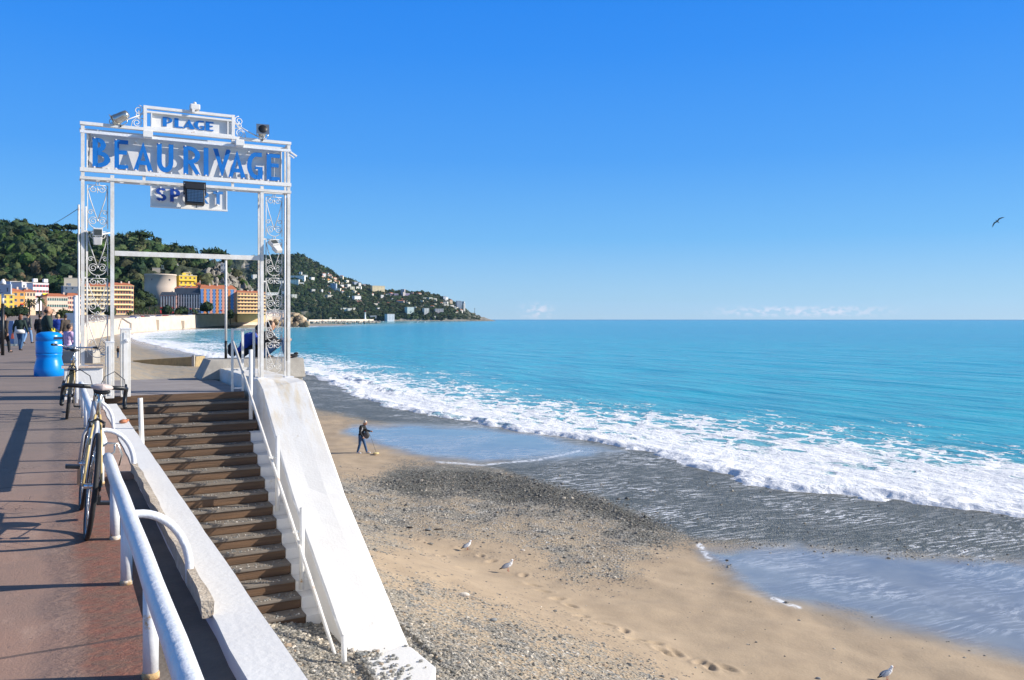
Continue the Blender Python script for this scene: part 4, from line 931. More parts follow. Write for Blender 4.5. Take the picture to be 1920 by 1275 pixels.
    for s, yy, zz in ((.115, .50, .13), (-.115, .34, .41)):
        MB().box((s-.045, yy-.035, zz-.012), (s+.045, yy+.035, zz+.012)).build('pedal', M['black'], t, .006)
    ch = MB(); ch.tube([(.047, .42, .362), (.047, .0, .37)], .004, 4).tube([(.047, .42, .178), (.047, .02, .25), (.047, 0, .30)], .004, 4); ch.lathe([(.035, .040), (.035, .054)], c=(0, 0, r), n=16, axis='X'); ch.box((.04, -.02, .22), (.06, .03, .27)); ch.build('chain', M['black'], t)
    br = MB().tube([(-.04, .19, .70), (-.045, .20, .73), (0, .22, .755), (.045, .20, .73), (.04, .19, .70)], .010, 6); br.build('rear_brake', M['black'], t)
    return t
bicycle(True, (.165, 6.22, .012), R(.5), R(6.0), 'white racing bicycle with drop handlebar leaning on the low white railing')
p = onz(121, 787, 0); bicycle(False, (p.x+.03, p.y, .02), R(-1.5), R(5.5), 'dark city bicycle with mudguards and golden rims beyond the racing bicycle')
MB_ = MB().prismz([(-.75, -.35), (.12, -.42), (.20, .1), (.05, .38), (-.55, .30)], .003, .007).build('ground_patch', mat('blue_patch', (.03, .22, .55), .6, .3, 5, .2, col2=(.25, .34, .5)))  # thin flat sheet in mottled blue, lying on the promenade
p = onz(103, 772, 0); MB_.location = (p.x-.02, p.y, 0); MB_.scale = (.35, 1.4, 1); tag(MB_, 'flat blue patch on the promenade under the dark bicycle', 'paint patch')
# ============================================================= foliage
def m_leaf(name='foliage', bright=1.0, attr=True):
    m = bpy.data.materials.new(name); nt, N, L = nodes(m)
    out = N('ShaderNodeOutputMaterial'); b = N('ShaderNodeBsdfPrincipled'); L(b.outputs[0], out.inputs[0]); b.inputs['Roughness'].default_value = .75; b.inputs['Specular IOR Level'].default_value = .2
    a = N('ShaderNodeAttribute'); a.attribute_name = 'tint'; P = N('ShaderNodeNewGeometry').outputs['Position']
    n = N('ShaderNodeTexNoise'); n.inputs['Scale'].default_value = .55; n.inputs['Detail'].default_value = 5; n.inputs['Roughness'].default_value = .7; L(P, n.inputs['Vector'])
    mr = N('ShaderNodeMapRange'); L(n.outputs[0], mr.inputs[0]); mr.inputs[1].default_value = .3; mr.inputs[2].default_value = .7; mr.inputs[3].default_value = .3*bright; mr.inputs[4].default_value = 1.25*bright
    v = N('ShaderNodeVectorMath'); v.operation = 'SCALE'; L(a.outputs['Color'], v.inputs[0]); L(mr.outputs[0], v.inputs['Scale']); L(v.outputs[0], b.inputs['Base Color'])
    bp = N('ShaderNodeBump'); bp.inputs['Strength'].default_value = 1; bp.inputs['Distance'].default_value = .6; L(n.outputs[0], bp.inputs['Height']); L(bp.outputs[0], b.inputs['Normal'])
    return m
LEAF = m_leaf(); TRUNK = mat('bark', (.12, .085, .06), .9, .3, 3, .6)
TINTS = [(.030,.060,.020), (.045,.075,.024), (.022,.048,.022), (.060,.085,.030), (.035,.060,.028), (.075,.080,.035), (.050,.095,.020)]
rng = np.random.RandomState(11)
def crown(c, r, h, tint, sub=2, cards=40, flat=False):
    """noisy lobed crown: an ico shell broken into lumps, plus loose leaf clumps standing off it"""
    v, f = ICO[sub]; v = v.copy(); seed = rng.randint(1000)
    nrm = v.copy(); k = .55+.75*fbm(nrm[:, 0]*1.9+seed, nrm[:, 1]*1.9+nrm[:, 2]*2.3, 3, seed) 
    p = v*k[:, None]; p[:, 0] *= r; p[:, 1] *= r; p[:, 2] *= h
    if flat: p[:, 2] = np.where(p[:, 2] < 0, p[:, 2]*.25, p[:, 2])
    V = [p+np.array(c)]; Fq = [np.array(f)]; T = [np.tile(tint, (len(v), 1))*(.8+.4*rng.rand(len(v), 1))]; n = len(v)
    if cards:
        d = rng.randn(cards, 3); d /= np.linalg.norm(d, axis=1)[:, None]; d[:, 2] = np.where(rng.rand(cards) < .8, np.abs(d[:, 2]), d[:, 2])
        q = d*np.array([r, r, h])*(.80+.32*rng.rand(cards, 1))
        if flat: q[:, 2] = np.where(q[:, 2] < 0, q[:, 2]*.25, q[:, 2])
        s = r*(.13+.17*rng.rand(cards, 1)); a = rng.randn(cards, 3)*s; b = rng.randn(cards, 3)*s; cc = rng.randn(cards, 3)*s
        tri = np.stack([q+a, q+b, q+cc], 1).reshape(-1, 3)+np.array(c)
        V.append(tri); Fq.append(np.arange(cards*3).reshape(-1, 3)+n); T.append(np.repeat(np.tile(tint, (cards, 1))*(.6+.8*rng.rand(cards, 1)), 3, 0))
    return np.concatenate(V), np.concatenate(Fq), np.concatenate(T)
def merge(L_):
    V = []; Fq = []; T = []; n = 0
    for v, f, t in L_: V.append(v); Fq.append(f+n); T.append(t); n += len(v)
    return np.concatenate(V), np.concatenate(Fq), np.concatenate(T)
def leafmesh(name, parts, parent=None): v, f, t = merge(parts); return npmesh(name, v, f, LEAF, False, {'tint': t}, parent)
# ============================================================= castle hill
sky_px = [(-420,445),(-200,440),(-60,432),(0,424),(50,420),(75,430),(100,436),(150,442),(215,450),(262,452),(300,462),(350,474),(385,482),(410,492),(432,500),(455,515),(470,535),(482,562),(492,590)]
def sky_y(px): return np.interp(px, [a for a, b in sky_px], [b for a, b in sky_px])+9
def hill_z(px, t):
    """t 0 = foot of the hill, 1 = ridge, >1 behind"""
    d0 = 745; dr = 905; d = d0+(dr-d0)*t
    zt = EYE+(598-sky_y(px))/F*dr; prof = np.where(t <= 1, np.sin(np.clip(t, 0, 1)*PI/2)**1.15, 1-(t-1)**2*.5)
    return d, 5.5+(zt-5.5)*prof
pxs = np.arange(-500, 500, 3.0); ts = np.concatenate([[-.6], np.linspace(0, 1, 34), [1.15, 1.4, 1.8, 2.4]])
PXg, Tg = np.meshgrid(pxs, ts); dg, zg = hill_z(PXg, Tg)
rockm = np.maximum(sstep(-4, 8, polydist(PXg, 598-(zg-EYE)/dg*F, [(382,486),(432,496),(462,520),(495,600),(440,560),(400,545),(378,520)])), 0)
zg = zg+(fbm(PXg*.05, Tg*9, 4, 71)-.5)*14*np.clip(Tg*3, 0, 1)*(Tg < 1.2)+ (fbm(PXg*.35, Tg*28, 4, 73)-.5)*11*rockm*(Tg > .02)
dg = dg+(fbm(PXg*.30, Tg*22, 3, 75)-.5)*22*rockm
ug = (PXg-960)/F; Xg = ug*dg*CY+dg*SY; Yg = dg*CY-ug*dg*SY
na = len(pxs); i = np.arange(len(ts)-1)[:, None]*na+np.arange(na-1)[None, :]; Fh = np.stack([i, i+1, i+na+1, i+na], -1).reshape(-1, 4)
def m_hill(name, rock=True):
    m = bpy.data.materials.new(name); nt, N, L = nodes(m); out = N('ShaderNodeOutputMaterial'); b = N('ShaderNodeBsdfPrincipled'); L(b.outputs[0], out.inputs[0]); b.inputs['Roughness'].default_value = .9
    P = N('ShaderNodeNewGeometry').outputs['Position']; a = N('ShaderNodeAttribute'); a.attribute_name = 'mask'; sp = N('ShaderNodeSeparateColor'); L(a.outputs['Color'], sp.inputs[0])
    n = N('ShaderNodeTexNoise'); n.inputs['Scale'].default_value = .12; n.inputs['Detail'].default_value = 9; n.inputs['Roughness'].default_value = .7; L(P, n.inputs['Vector'])
    def mix(f, c1, c2):
        x = N('ShaderNodeMix'); x.data_type = 'RGBA'; L(f, x.inputs[0])
        for k, c in ((6, c1), (7, c2)):
            if isinstance(c, tuple): x.inputs[k].default_value = (*c, 1)
            else: L(c, x.inputs[k])
        return x.outputs[2]
    mr = N('ShaderNodeMapRange'); mr.inputs[1].default_value = .35; mr.inputs[2].default_value = .65; L(n.outputs[0], mr.inputs[0])
    g = mix(mr.outputs[0], (.018, .032, .014), (.05, .062, .028)); r = mix(mr.outputs[0], (.17, .155, .13), (.38, .35, .30))
    L(mix(sp.outputs[0], g, r), b.inputs['Base Color'])
    bp = N('ShaderNodeBump'); bp.inputs['Strength'].default_value = 1; bp.inputs['Distance'].default_value = 3; L(n.outputs[0], bp.inputs['Height']); L(bp.outputs[0], b.inputs['Normal'])
    return m
HM = m_hill('hillside')
tag(npmesh('castle_hill', np.stack([Xg, Yg, zg], -1).reshape(-1, 3), Fh, HM, True, {'mask': np.stack([rockm, rockm*0, rockm*0], -1).reshape(-1, 3)}), kind='structure')
def hill_pt(px, t):
    d, z = hill_z(np.array(px, float), np.array(t, float)); return at(px, 598, float(d)), float(z)
W_ = []
for k in range(2300):
    px = rng.uniform(-480, 496); t = rng.rand()**.8; d, z = hill_z(px, t); py = 598-(z-EYE)/d*F
    inrock = polydist(np.array([px]), np.array([py]), [(384,484),(432,498),(462,522),(495,600),(440,560),(400,545),(380,520)])[0] > 0
    if inrock and rng.rand() < .8: continue
    if (264 < px < 332 and py > 506) or (326 < px < 378 and py > 504): continue
    if t < .06: continue
    if py > 600-12: continue
    p = at(px, 598, d); r = rng.choice([2.4, 3.2, 4.2, 5.4, 7.4])*rng.uniform(.85, 1.15)*(.7 if inrock else 1)*(.7 if t > .9 else 1); ti = np.array(TINTS[rng.randint(len(TINTS))])*rng.uniform(.55, 1.6)
    if px < 110 and py > 500 and rng.rand() < .3: ti = np.array((.14, .11, .065))
    W_.append(crown((p.x, p.y, z+r*.35), r, r*rng.uniform(.8, 1.15), ti, 1 if px < -60 else 2, 0 if px < -60 else 16))
tag(leafmesh('hillside_wood', W_), 'dense mixed evergreen wood covering the slope of the castle hill', 'woodland', kind='stuff')
# trees one can tell apart on the skyline
def hill_tree(px, ytop, wpx, kind, d=900, ybase=None, label=''):
    z1 = EYE+(598-ytop)/F*d; base = at(px, 598, d); zb = EYE+(598-(ybase or ytop+22))/F*d; w = wpx/F*d/2; H = z1-zb
    t = thing({'pine': 'umbrella_pine', 'cypress': 'cypress_tree', 'round': 'broadleaf_tree', 'palm': 'palm_tree'}[kind], (base.x, base.y, zb), 0, label, 'tree', 'trees on the hill skyline' if d > 850 else None)
    if kind == 'pine':
        tr = MB().tube([(0, 0, -2), (.3, 0, H*.5), (.8, .2, H*.86)], [.55, .45, .3], 7)
        for a in (0, 1.3, 2.6, 3.9, 5.1): tr.tube([(.4, 0, H*.5), (w*.55*math.cos(a), w*.55*math.sin(a), H*.80)], [.25, .12], 5)
        tr.build('trunk', TRUNK, t)
        P_ = [crown((w*.55*math.cos(a)*rr, w*.5*math.sin(a)*rr, H*(.82+.05*math.sin(a*3))), w*.55, H*.20, np.array((.030, .058, .020))*rng.uniform(.8, 1.3), 2, 50, True) for a, rr in ((0, 1), (1.2, 1), (2.5, 1), (3.7, 1), (5, 1), (0, 0))]
    elif kind == 'cypress':
        MB().tube([(0, 0, -1), (0, 0, H*.5)], [.4, .2], 6).build('trunk', TRUNK, t)
        P_ = [crown((0, 0, H*(.25+.14*k)), w*(1-.17*k)*.95, H*.2, np.array((.020, .040, .018)), 2, 30) for k in range(6)]
    else:
        MB().tube([(0, 0, -2), (0, 0, H*.6)], [.5, .3], 6).build('trunk', TRUNK, t)
        P_ = [crown((w*.45*math.cos(a), w*.45*math.sin(a), H*(.58+.12*math.sin(2*a))), w*.62, H*.34, np.array(TINTS[rng.randint(4)])*rng.uniform(.8, 1.1), 2, 45) for a in (0, 1.5, 3, 4.5)]+[crown((0, 0, H*.72), w*.5, H*.28, np.array(TINTS[0]), 2, 30)]
    leafmesh('crown', P_, t); return t
for a in [(8,412,26,'round','dark round tree at the left end of the hill skyline'), (33,411,22,'round','flat topped dark tree beside the tallest crown on the left skyline'), (46,409,13,'round','tallest dark tree on the left of the hill skyline'),
          (62,426,5,'cypress','slim cypress right of the tallest tree on the skyline'), (74,427,7,'cypress','second slim cypress, left of the umbrella pines'), (18,418,16,'round','small dark tree between the two left skyline crowns'),
          (104,423,30,'pine','left umbrella pine of the pair on the skyline, left of the gate'), (132,423,28,'pine','right umbrella pine of the pair, against the left gate post'), (88,432,24,'round','low pale green tree under the umbrella pines'),
          (172,441,20,'round','skyline tree inside the left scroll column'), (224,437,22,'round','skyline tree just right of the left inner gate post'), (229,436,5,'cypress','cypress spike right of the left inner gate post'), (239,436,5,'cypress','second cypress spike beside the broad skyline pine'),
          (262,437,44,'pine','broad umbrella pine on the skyline within the gate opening'), (293,444,19,'round','small round tree standing apart on the skyline'), (331,453,5,'cypress','tiny dark cypress tip above the middle of the ridge'),
          (325,458,36,'round','wide low tree on the ridge in the middle of the gate'), (350,461,34,'round','low rounded tree right of the ridge middle'), (402,471,46,'pine','flat topped pine at the right end of the castle hill ridge'), (425,480,20,'round','last tree above the cliff of the castle hill')]:
    hill_tree(a[0], a[1], a[2], a[3], 903 if a[1] > 425 else 906, a[1]+(28 if a[3] != 'cypress' else 20), a[4])
# ============================================================= sea wall, rocks, mole
SW = mat('sea_wall_stone', (.56, .43, .33), .9, .12, .12, .8, bscale=.9, rust=.3, rscale=.06, rustcol=(.40, .34, .28), stretch=(1, 1, 2), col2=(.68, .56, .46), dist=.3)
t = thing('sea_wall', (0, 0, 0), 0, 'long pale stone sea wall curving round the bay under the promenade', 'sea wall')
wp = [(165,604.5,250,.5),(220,598,400,None),(232,597,430,None),(262,595.3,480,None),(320,592.7,580,None),(372,590.3,660,None),(404,589.5,700,None),(442,589,745,None),(478,588.5,770,None),(510,588,790,None),(548,587,800,None),(560,588,810,None),(575,597,830,None)]
tops = [at(a, b, c) for a, b, c, _ in wp]
tops = [Vector((.8, 60, 0)), Vector((3.2, 150, .1))]+tops
b = MB()
for i in range(len(tops)-1):
    p, q = tops[i], tops[i+1]; dr = (q-p).normalized(); n_ = Vector((dr.y, -dr.x, 0)).normalized()
    o = n_*1.2; bk = n_*-3
    b.add([p+bk, p, Vector((p.x+o.x, p.y+o.y, -8)), q+bk, q, Vector((q.x+o.x, q.y+o.y, -8))], [(0, 1, 4, 3), (1, 2, 5, 4)])
b.build('wall_body', SW, t)
b = MB()
for i in range(len(tops)-1):
    p, q = tops[i]+Vector((0, 0, .02)), tops[i+1]+Vector((0, 0, .02))
    b.bar(p, q, .6, .25)
b.build('coping', mat('coping', (.70, .62, .52), .8, .1, .3, .3), t)
for px in (290.5, 339): 
    d = np.interp(px, [262, 320, 372], [480, 580, 660]); p = at(px, 600, d); MB().box((-.9, -1.4, -5.4), (.9, 1.2, .9 if px < 300 else .2)).build('buttress', M['curb'], t).location = (p.x+1.2, p.y-1.6, 0)
# ramp that cuts down the wall to the beach
pa, pb = at(226, 597.5, 418), at(240, 607, 400)
t = thing('beach_ramp', (0, 0, 0), 0, 'dark sloping ramp edge running from the sea wall down to the far beach', 'ramp'); MB().bar(pa+Vector((.8, -.5, 0)), pb+Vector((1, -2, 0)), .8, .5).build('edge_beam', M['conc'], t); MB().bar(pb+Vector((1, -2, 0)), pb+Vector((1, -2, -3)), .9, .8).build('end_post', M['conc'], t)
ROCK = mat('rock', (.30, .23, .155), .95, .3, .25, 1, bscale=1.2, col2=(.56, .42, .27), dist=1.2)
def rockpile(name, pts, label, cat='rock', m=None, sub=3):
    b = MB(); c0 = Vector(pts[0][0])
    for c, r in pts: b.ball(tuple(Vector(c)-c0), r, sub, jit=.10, smooth=False, rot=(random.random()*3, random.random()*3, random.random()*3))
    o = b.build(name, m or ROCK); o.location = c0; return tag(o, label, cat)
pr = []
for k in range(46):
    px = rng.uniform(543, 577); top = np.interp(px, [540, 548, 560, 570, 580], [588, 589, 589, 596, 608]); py = rng.uniform(top+2, 612); d = 795+rng.uniform(-4, 10)-(py-600)*.5
    p = at(px, py, d); pr.append(((p.x, p.y, p.z), (rng.uniform(2, 3.6), rng.uniform(2, 3.6), rng.uniform(2, 4))))
rockpile('rock_outcrop', pr, 'large sunlit brown rock outcrop at the end of the sea wall, in the surf', sub=2)
for k, (px, py, r) in enumerate([(437,601,2.2),(446,600,2.6),(452,602,2),(460,600,2.8),(470,602,3.2),(480,604,2.6),(488,605,3),(498,603,2.5),(506,604,3),(517,602,2.6),(527,604,3),(535,603,2.2)]):
    p = at(px, py, 765+k*2.5); rockpile('boulder', [((p.x, p.y, p.z), (r, r*.9, r*.8)), ((p.x+2, p.y-1, p.z-2), (r*.9, r, r*.8))], 'brown boulder at the foot of the shaded sea wall, behind the seated people', 'boulder', sub=2)['group'] = 'boulders under the sea wall'
p = at(456, 597, 768); bsh = thing('shrub', p, 0, 'dark green bush growing on the boulders below the sea wall', 'shrub'); leafmesh('foliage', [crown((k*2.2-5, 0, rng.uniform(-1, 2)), 3.2, 2.6, np.array((.03, .06, .02)), 2, 30) for k in range(6)], bsh)
# mole with lighthouse
t = thing('harbour_mole', (0, 0, 0), 0, 'low pale harbour mole with boulders along its foot, below the wooded headland', 'mole')
pA, pB = at(575, 600, 1500), at(697, 599, 1720)
MB().bar(pA+Vector((0, 0, -2.5)), pB+Vector((0, 0, -2.5)), 9, 6.2).build('quay_wall', mat('mole_stone', (.66, .56, .46), .9, .08, .05, .3, bscale=.5), t)
b = MB(); dd = (pB-pA); nn = Vector((dd.y, -dd.x, 0)).normalized()
for k in range(150):
    s = rng.rand(); q = pA+dd*s+nn*(5+rng.uniform(0, 6)); b.ball((q.x, q.y, -6.5+rng.uniform(0, 3.0)), rng.uniform(1.4, 2.8), 1, jit=.2, smooth=False)
for k in range(26):
    q = pB+dd.normalized()*rng.uniform(0, 26)+nn*rng.uniform(-6, 8); b.ball((q.x, q.y, -6.5+rng.uniform(0, 2.6)), rng.uniform(1.5, 3), 1, jit=.2, smooth=False)
b.build('armour_stones', mat('armour', (.30, .28, .25), .95, .3, .2, .6), t)
p = at(684.5, 599, 1690)
t = thing('lighthouse', (p.x, p.y, .3), 0, 'small white lighthouse with a dark lantern at the end of the mole', 'lighthouse')
MB().lathe([(2.6, 0), (2.4, 2), (1.7, 2.2), (1.45, 13), (2.1, 13.3), (2.1, 14)], n=20).build('tower', M['whitec'], t); MB().lathe([(1.0, 14), (1.0, 16.3)], n=12).build('lantern', M['dglass'], t); MB().lathe([(1.3, 16.3), (.5, 17.6), (.1, 18.6)], n=12).build('lantern_roof', M['redc'], t)
# ============================================================= buildings
WALLC = {}
def wallm(c):
    k = tuple(round(x, 2) for x in c)
    if k not in WALLC: WALLC[k] = mat('facade_paint', k, .85, .07, .15, .3, bscale=1.5)
    return WALLC[k]
ROOFM = mat('roof_tiles', (.50, .16, .07), .85, .2, .6, .4, bscale=3, col2=(.36, .12, .06)); SLATE = mat('slate', (.06, .075, .10), .6, .2, .5, .3); FLATR = mat('flat_roof', (.45, .42, .38), .9, .1, .4, .2)
SHUT = {}
def shm(c):
    if c not in SHUT: SHUT[c] = mat('shutter', c, .6, .1, 2, 0)
    return SHUT[c]
WMESH = {}
def win_mesh(w, h, c):
    k = (round(w, 1), round(h, 1), c)
    if k not in WMESH:
        b = MB().box((-w/2, -.05, -h/2), (w/2, .05, h/2), 0).box((-w/2-.08, -.10, -h/2-.12), (w/2+.08, .05, -h/2-.001), 1)
        if c is not None:
            b.box((-w/2-.55, -.09, -h/2), (-w/2-.005, -.01, h/2), 2).box((w/2+.005, -.09, -h/2), (w/2+.55, -.01, h/2), 2)
        WMESH[k] = b.mesh('window', [M['dglass'], M['whitec'], shm(c) if c is not None else M['whitec']])
    return WMESH[k]
def building(px0, px1, ytop, ybase, d, col, label, cols=0, rows=0, roof='hip', rot=0, depth=12, shutter=None, balcony=False, pil=None, ww=1.1, wh=1.7, name='apartment_building', cat='building', rh=2.2, sides=True, extra=None, roofc=None):
    c = at((px0+px1)/2, 598, d); w = (px1-px0)/F*d; zt = EYE+(598-ytop)/F*d; zb = EYE+(598-ybase)/F*d; h = zt-zb
    # facade faces the camera, turned by rot degrees
    ang = math.atan2(c.y, c.x)-PI/2+R(rot); w = w/math.cos(R(rot))*(1 if rot == 0 else .94)
    t = thing(name, (c.x, c.y, zb), ang, label, cat); hw = w/2
    sb = -8
    MB().box((-hw, 0, sb), (hw, depth, h)).build('wall', wallm(col), t)
    rm = roofc or ROOFM
    if roof == 'hip': MB().hexa([(-hw-.4,-.4,h),(hw+.4,-.4,h),(hw+.4,depth+.4,h),(-hw-.4,depth+.4,h),(-hw+2,depth*.42,h+rh),(hw-2,depth*.42,h+rh),(hw-2,depth*.55,h+rh),(-hw+2,depth*.55,h+rh)]).build('roof', rm, t)
    elif roof == 'mansard': MB().hexa([(-hw-.2,-.2,h),(hw+.2,-.2,h),(hw+.2,depth,h),(-hw-.2,depth,h),(-hw+1.2,1.6,h+rh),(hw-1.2,1.6,h+rh),(hw-1.2,depth-1,h+rh),(-hw+1.2,depth-1,h+rh)]).build('roof', SLATE, t)
    else:
        r_ = MB().box((-hw-.15, -.15, h), (hw+.15, depth+.15, h+.5)).build('roof', FLATR, t)
        if w > 12: MB().box((-hw*.5, 3, h+.5), (-hw*.1, 7, h+2.6)).build('stair_head', wallm(col), r_)
    if cols:
        MB().box((-hw-.25, -.28, h-.45), (hw+.25, -.002, h-.02)).build('cornice', wallm(tuple(min(1, x*1.08) for x in col)), t)
        rr0 = random.Random(int(px0*7)); top = [o for o in t.children if o.name.startswith('roof')][0]
        for _ in range(3 if w > 14 else 1):
            x = rr0.uniform(-hw*.8, hw*.8); MB().box((x-.5, depth*.3, h-.5), (x+.5, depth*.3+.8, h+(rh if roof != 'flat' else .5)+rr0.uniform(.6, 1.4))).build('chimney', wallm((.62, .50, .42)), top)
        for k in range(cols):
            if rr0.random() < .35 and rows > 2:
                xx = -hw+(k+.5)*w/cols; MB().hexa([(xx-.8,-1.0,h/rows*.82),(xx+.8,-1.0,h/rows*.82),(xx+.8,-.02,h/rows*.82),(xx-.8,-.02,h/rows*.82),(xx-.8,-.9,h/rows*.86),(xx+.8,-.9,h/rows*.86),(xx+.8,-.02,h/rows*1.02),(xx-.8,-.02,h/rows*1.02)]).build('awning', rr0.choice([M['redc'], M['whitec'], M['beige']]), t)
        for r in range(rows):
            for k in range(cols):
                x = -hw+(k+.5)*w/cols; z = (r+.55)*h/rows
                o = bpy.data.objects.new('window', win_mesh(min(ww, w/cols*.5), min(wh, h/rows*.6), shutter)); COL.objects.link(o); o.parent = t; o.location = (x, -.03, z)
        if sides:
            n2 = max(1, int(depth/5))
            for sgn in (1,):
                for r in range(rows):
                    for k in range(n2):
                        o = bpy.data.objects.new('window', win_mesh(min(ww, 1.2), min(wh, h/rows*.6), shutter)); COL.objects.link(o); o.parent = t
                        o.location = (sgn*(hw+.03), (k+.5)*depth/n2, (r+.55)*h/rows); o.rotation_euler = (0, 0, sgn*PI/2)
    if balcony:
        for r in range(1, rows):
            MB().box((-hw*.94, -1.3, r*h/rows-.15), (hw*.86, -.001, r*h/rows+.05)).box((-hw*.94, -1.32, r*h/rows+.05), (hw*.86, -1.26, r*h/rows+.9)).build('balcony', wallm(tuple(min(1, x*1.15) for x in col)), t)
    if pil:
        for k in range(pil[0]):
            x = -hw+(k+.5)*w/pil[0]; MB().box((x-pil[1]/2, -.16, 0), (x+pil[1]/2, -.001, h-.4)).build('pilaster', wallm(pil[2][k % len(pil[2])]), t)
    return t
B_ = building
B_(-30, 24.5, 552, 580, 520, (.80, .55, .08), 'bright yellow building at the left edge, behind the street sign', 5, 3, rot=16, shutter=(.5, .35, .1), roof='flat')
B_(24, 46, 547, 580, 535, (.62, .30, .07), 'orange building with a tiled hip roof behind the palms', 2, 3, rot=28, shutter=(.10, .14, .16), depth=14)
B_(45, 66, 547.5, 580, 545, (.80, .62, .42), 'cream building with small top windows between the palms and the orange house', 4, 3, rot=12, depth=16)
B_(20, 42, 528.5, 560, 640, (.30, .40, .60), 'plain building above the orange house, its shade painted as blue grey', 0, 0, roof='flat', rot=30, depth=14)  # shaded part of a white-blue building, shade put into the wall colour
B_(42, 64, 530, 560, 620, (.62, .60, .66), 'block beside the white turreted house, painted lilac grey as its shaded side', 3, 2, roof='flat', rot=32, depth=13)  # shade side of the white house as its own block, shade painted lilac
w_ = B_(63, 90, 531.5, 562, 612, (.86, .82, .84), 'white turreted house with red windows and a yellow awning', 5, 3, roof='flat', rot=24, shutter=(.45, .08, .10), depth=10)
MB().hexa([(1,-1.6,3.6),(5.5,-1.6,3.6),(5.5,-.06,3.6),(1,-.06,3.6),(1,-1.5,3.7),(5.5,-1.5,3.7),(5.5,-.06,4.9),(1,-.06,4.9)]).build('awning', M['yellow'], w_)
for x in (-3.6, 3.6): MB().box((x-1.4, -.2, 12.7), (x+1.4, 2.4, 15.2)).build('turret', wallm((.86, .82, .84)), w_)
B_(90, 126, 556, 580, 560, (.84, .64, .50), 'long low pinkish building with a red roof and a pale green awning', 9, 2, rot=14, shutter=(.35, .5, .42), depth=14)
B_(126, 152, 555, 581, 575, (.82, .58, .46), 'salmon building with dark windows left of the gate post', 6, 3, rot=14, shutter=(.5, .25, .2), depth=13)
B_(120, 152, 537, 556, 690, (.13, .17, .23), 'building behind the salmon one, its shade painted as dark slate grey', 3, 2, roof='flat', rot=10, depth=10)  # stands in shade, and the wall colour is darkened for it
B_(159, 212, 537, 588, 600, (.86, .70, .42), 'pale yellow building with green balconies behind the left scroll column', 9, 6, rot=10, shutter=(.55, .45, .3), depth=14, balcony=True)
B_(205, 250, 535, 590, 615, (.84, .66, .34), 'yellow apartment block with red brown balcony bays inside the gate opening', 9, 6, rot=16, shutter=(.42, .18, .12), depth=15, balcony=True, ww=1.4, wh=1.9)
B_(300, 330, 554, 587, 705, (.36, .20, .18), 'low red grey hotel wing with white columns', 6, 3, roof='mansard', rot=-10, depth=12, pil=(6, .9, [(.62, .62, .60)]), rh=3)
B_(328, 376, 551, 587, 712, (.10, .105, .12), 'grand hotel front painted dark for shade, with white columns under a slate attic', 9, 4, roof='mansard', rot=-10, depth=16, pil=(10, .8, [(.60, .60, .62)]), rh=5, ww=1.6, wh=2.4)  # wall colour carries the shade that lies over this front
B_(329, 374, 541.5, 546, 722, (.16, .22, .30), 'glazed grey attic storey with an orange roof on top of the dark hotel', 10, 1, roof='hip', depth=10, rh=2.5, sides=False)
B_(376, 444, 541.5, 587.5, 722, (.72, .52, .34), 'striped hotel with orange and blue vertical bands', 13, 7, roof='hip', rot=14, depth=16, shutter=(.05, .16, .38), pil=(12, 1.9, [(.10, .22, .52), (.72, .24, .08), (.14, .30, .60), (.70, .30, .22)]), rh=3.5, ww=1.0)
B_(445, 500, 549, 587, 735, (.86, .58, .28), 'peach and yellow apartment row right of the striped hotel', 9, 6, roof='hip', rot=22, depth=14, shutter=(.45, .2, .1), rh=2, balcony=True)
B_(336, 369, 517, 545, 790, (.80, .56, .06), 'bright yellow villa with dark eaves beside the round tower', 4, 3, roof='flat', rot=20, shutter=(.5, .3, .05), depth=13, balcony=True)
B_(345, 358, 511, 520, 798, (.84, .66, .25), 'small pale penthouse on the yellow villa', 2, 1, roof='flat', depth=7)
B_(368, 376, 533, 545, 735, (.70, .24, .06), 'tiny orange tiled house between yellow villa and striped hotel', 1, 2, roof='hip', depth=6)
B_(414, 424, 494, 520, 846, (.45, .44, .44), 'grey square house built against the cliff', 2, 3, roof='flat', depth=8)
B_(269, 277, 462, 472, 885, (.72, .62, .52), 'small cream house among the trees near the ridge', 1, 1, roof='hip', depth=7)
B_(325, 334, 497, 504, 830, (.8, .8, .78), 'little white house on the hill above the round tower', 2, 1, roof='flat', depth=7)
B_(303, 312, 498, 504, 825, (.78, .72, .50), 'little cream house on the hill left of the white one', 2, 1, roof='flat', depth=7)
B_(286, 300, 503, 514, 815, (.50, .42, .33), 'ruined stone house with broken walls above the round tower', 0, 0, roof='flat', depth=6)
B_(122, 152, 522, 530, 760, (.62, .54, .42), 'pale stone terrace wall on the hill left of the gate post', 0, 0, roof='flat', depth=5)
p = at(301, 598, 772); rr_w = 27.5/F*772
t = thing('round_tower', (p.x, p.y, EYE+(598-560)/F*772), 0, 'massive round stone tower on the flank of the castle hill', 'tower')
TW = mat('tower_stone', (.66, .55, .45), .9, .08, .08, .4, bscale=.8, col2=(.56, .46, .38)); ht = (560-517)/F*772
MB().lathe([(rr_w+.4, -8), (rr_w+.2, ht*.5), (rr_w, ht), (rr_w+.35, ht+.1), (rr_w+.35, ht+1.2), (rr_w-.4, ht+1.2), (rr_w-.5, ht+.3), (.1, ht+.25)], n=64).build('drum', TW, t)
for a in (-128, -62): MB().box((-.8, -.5, -.6), (.8, .5, .6)).build('window', M['dglass'], t).location = (math.cos(R(a))*(rr_w-.1), math.sin(R(a))*(rr_w-.1), ht-4)
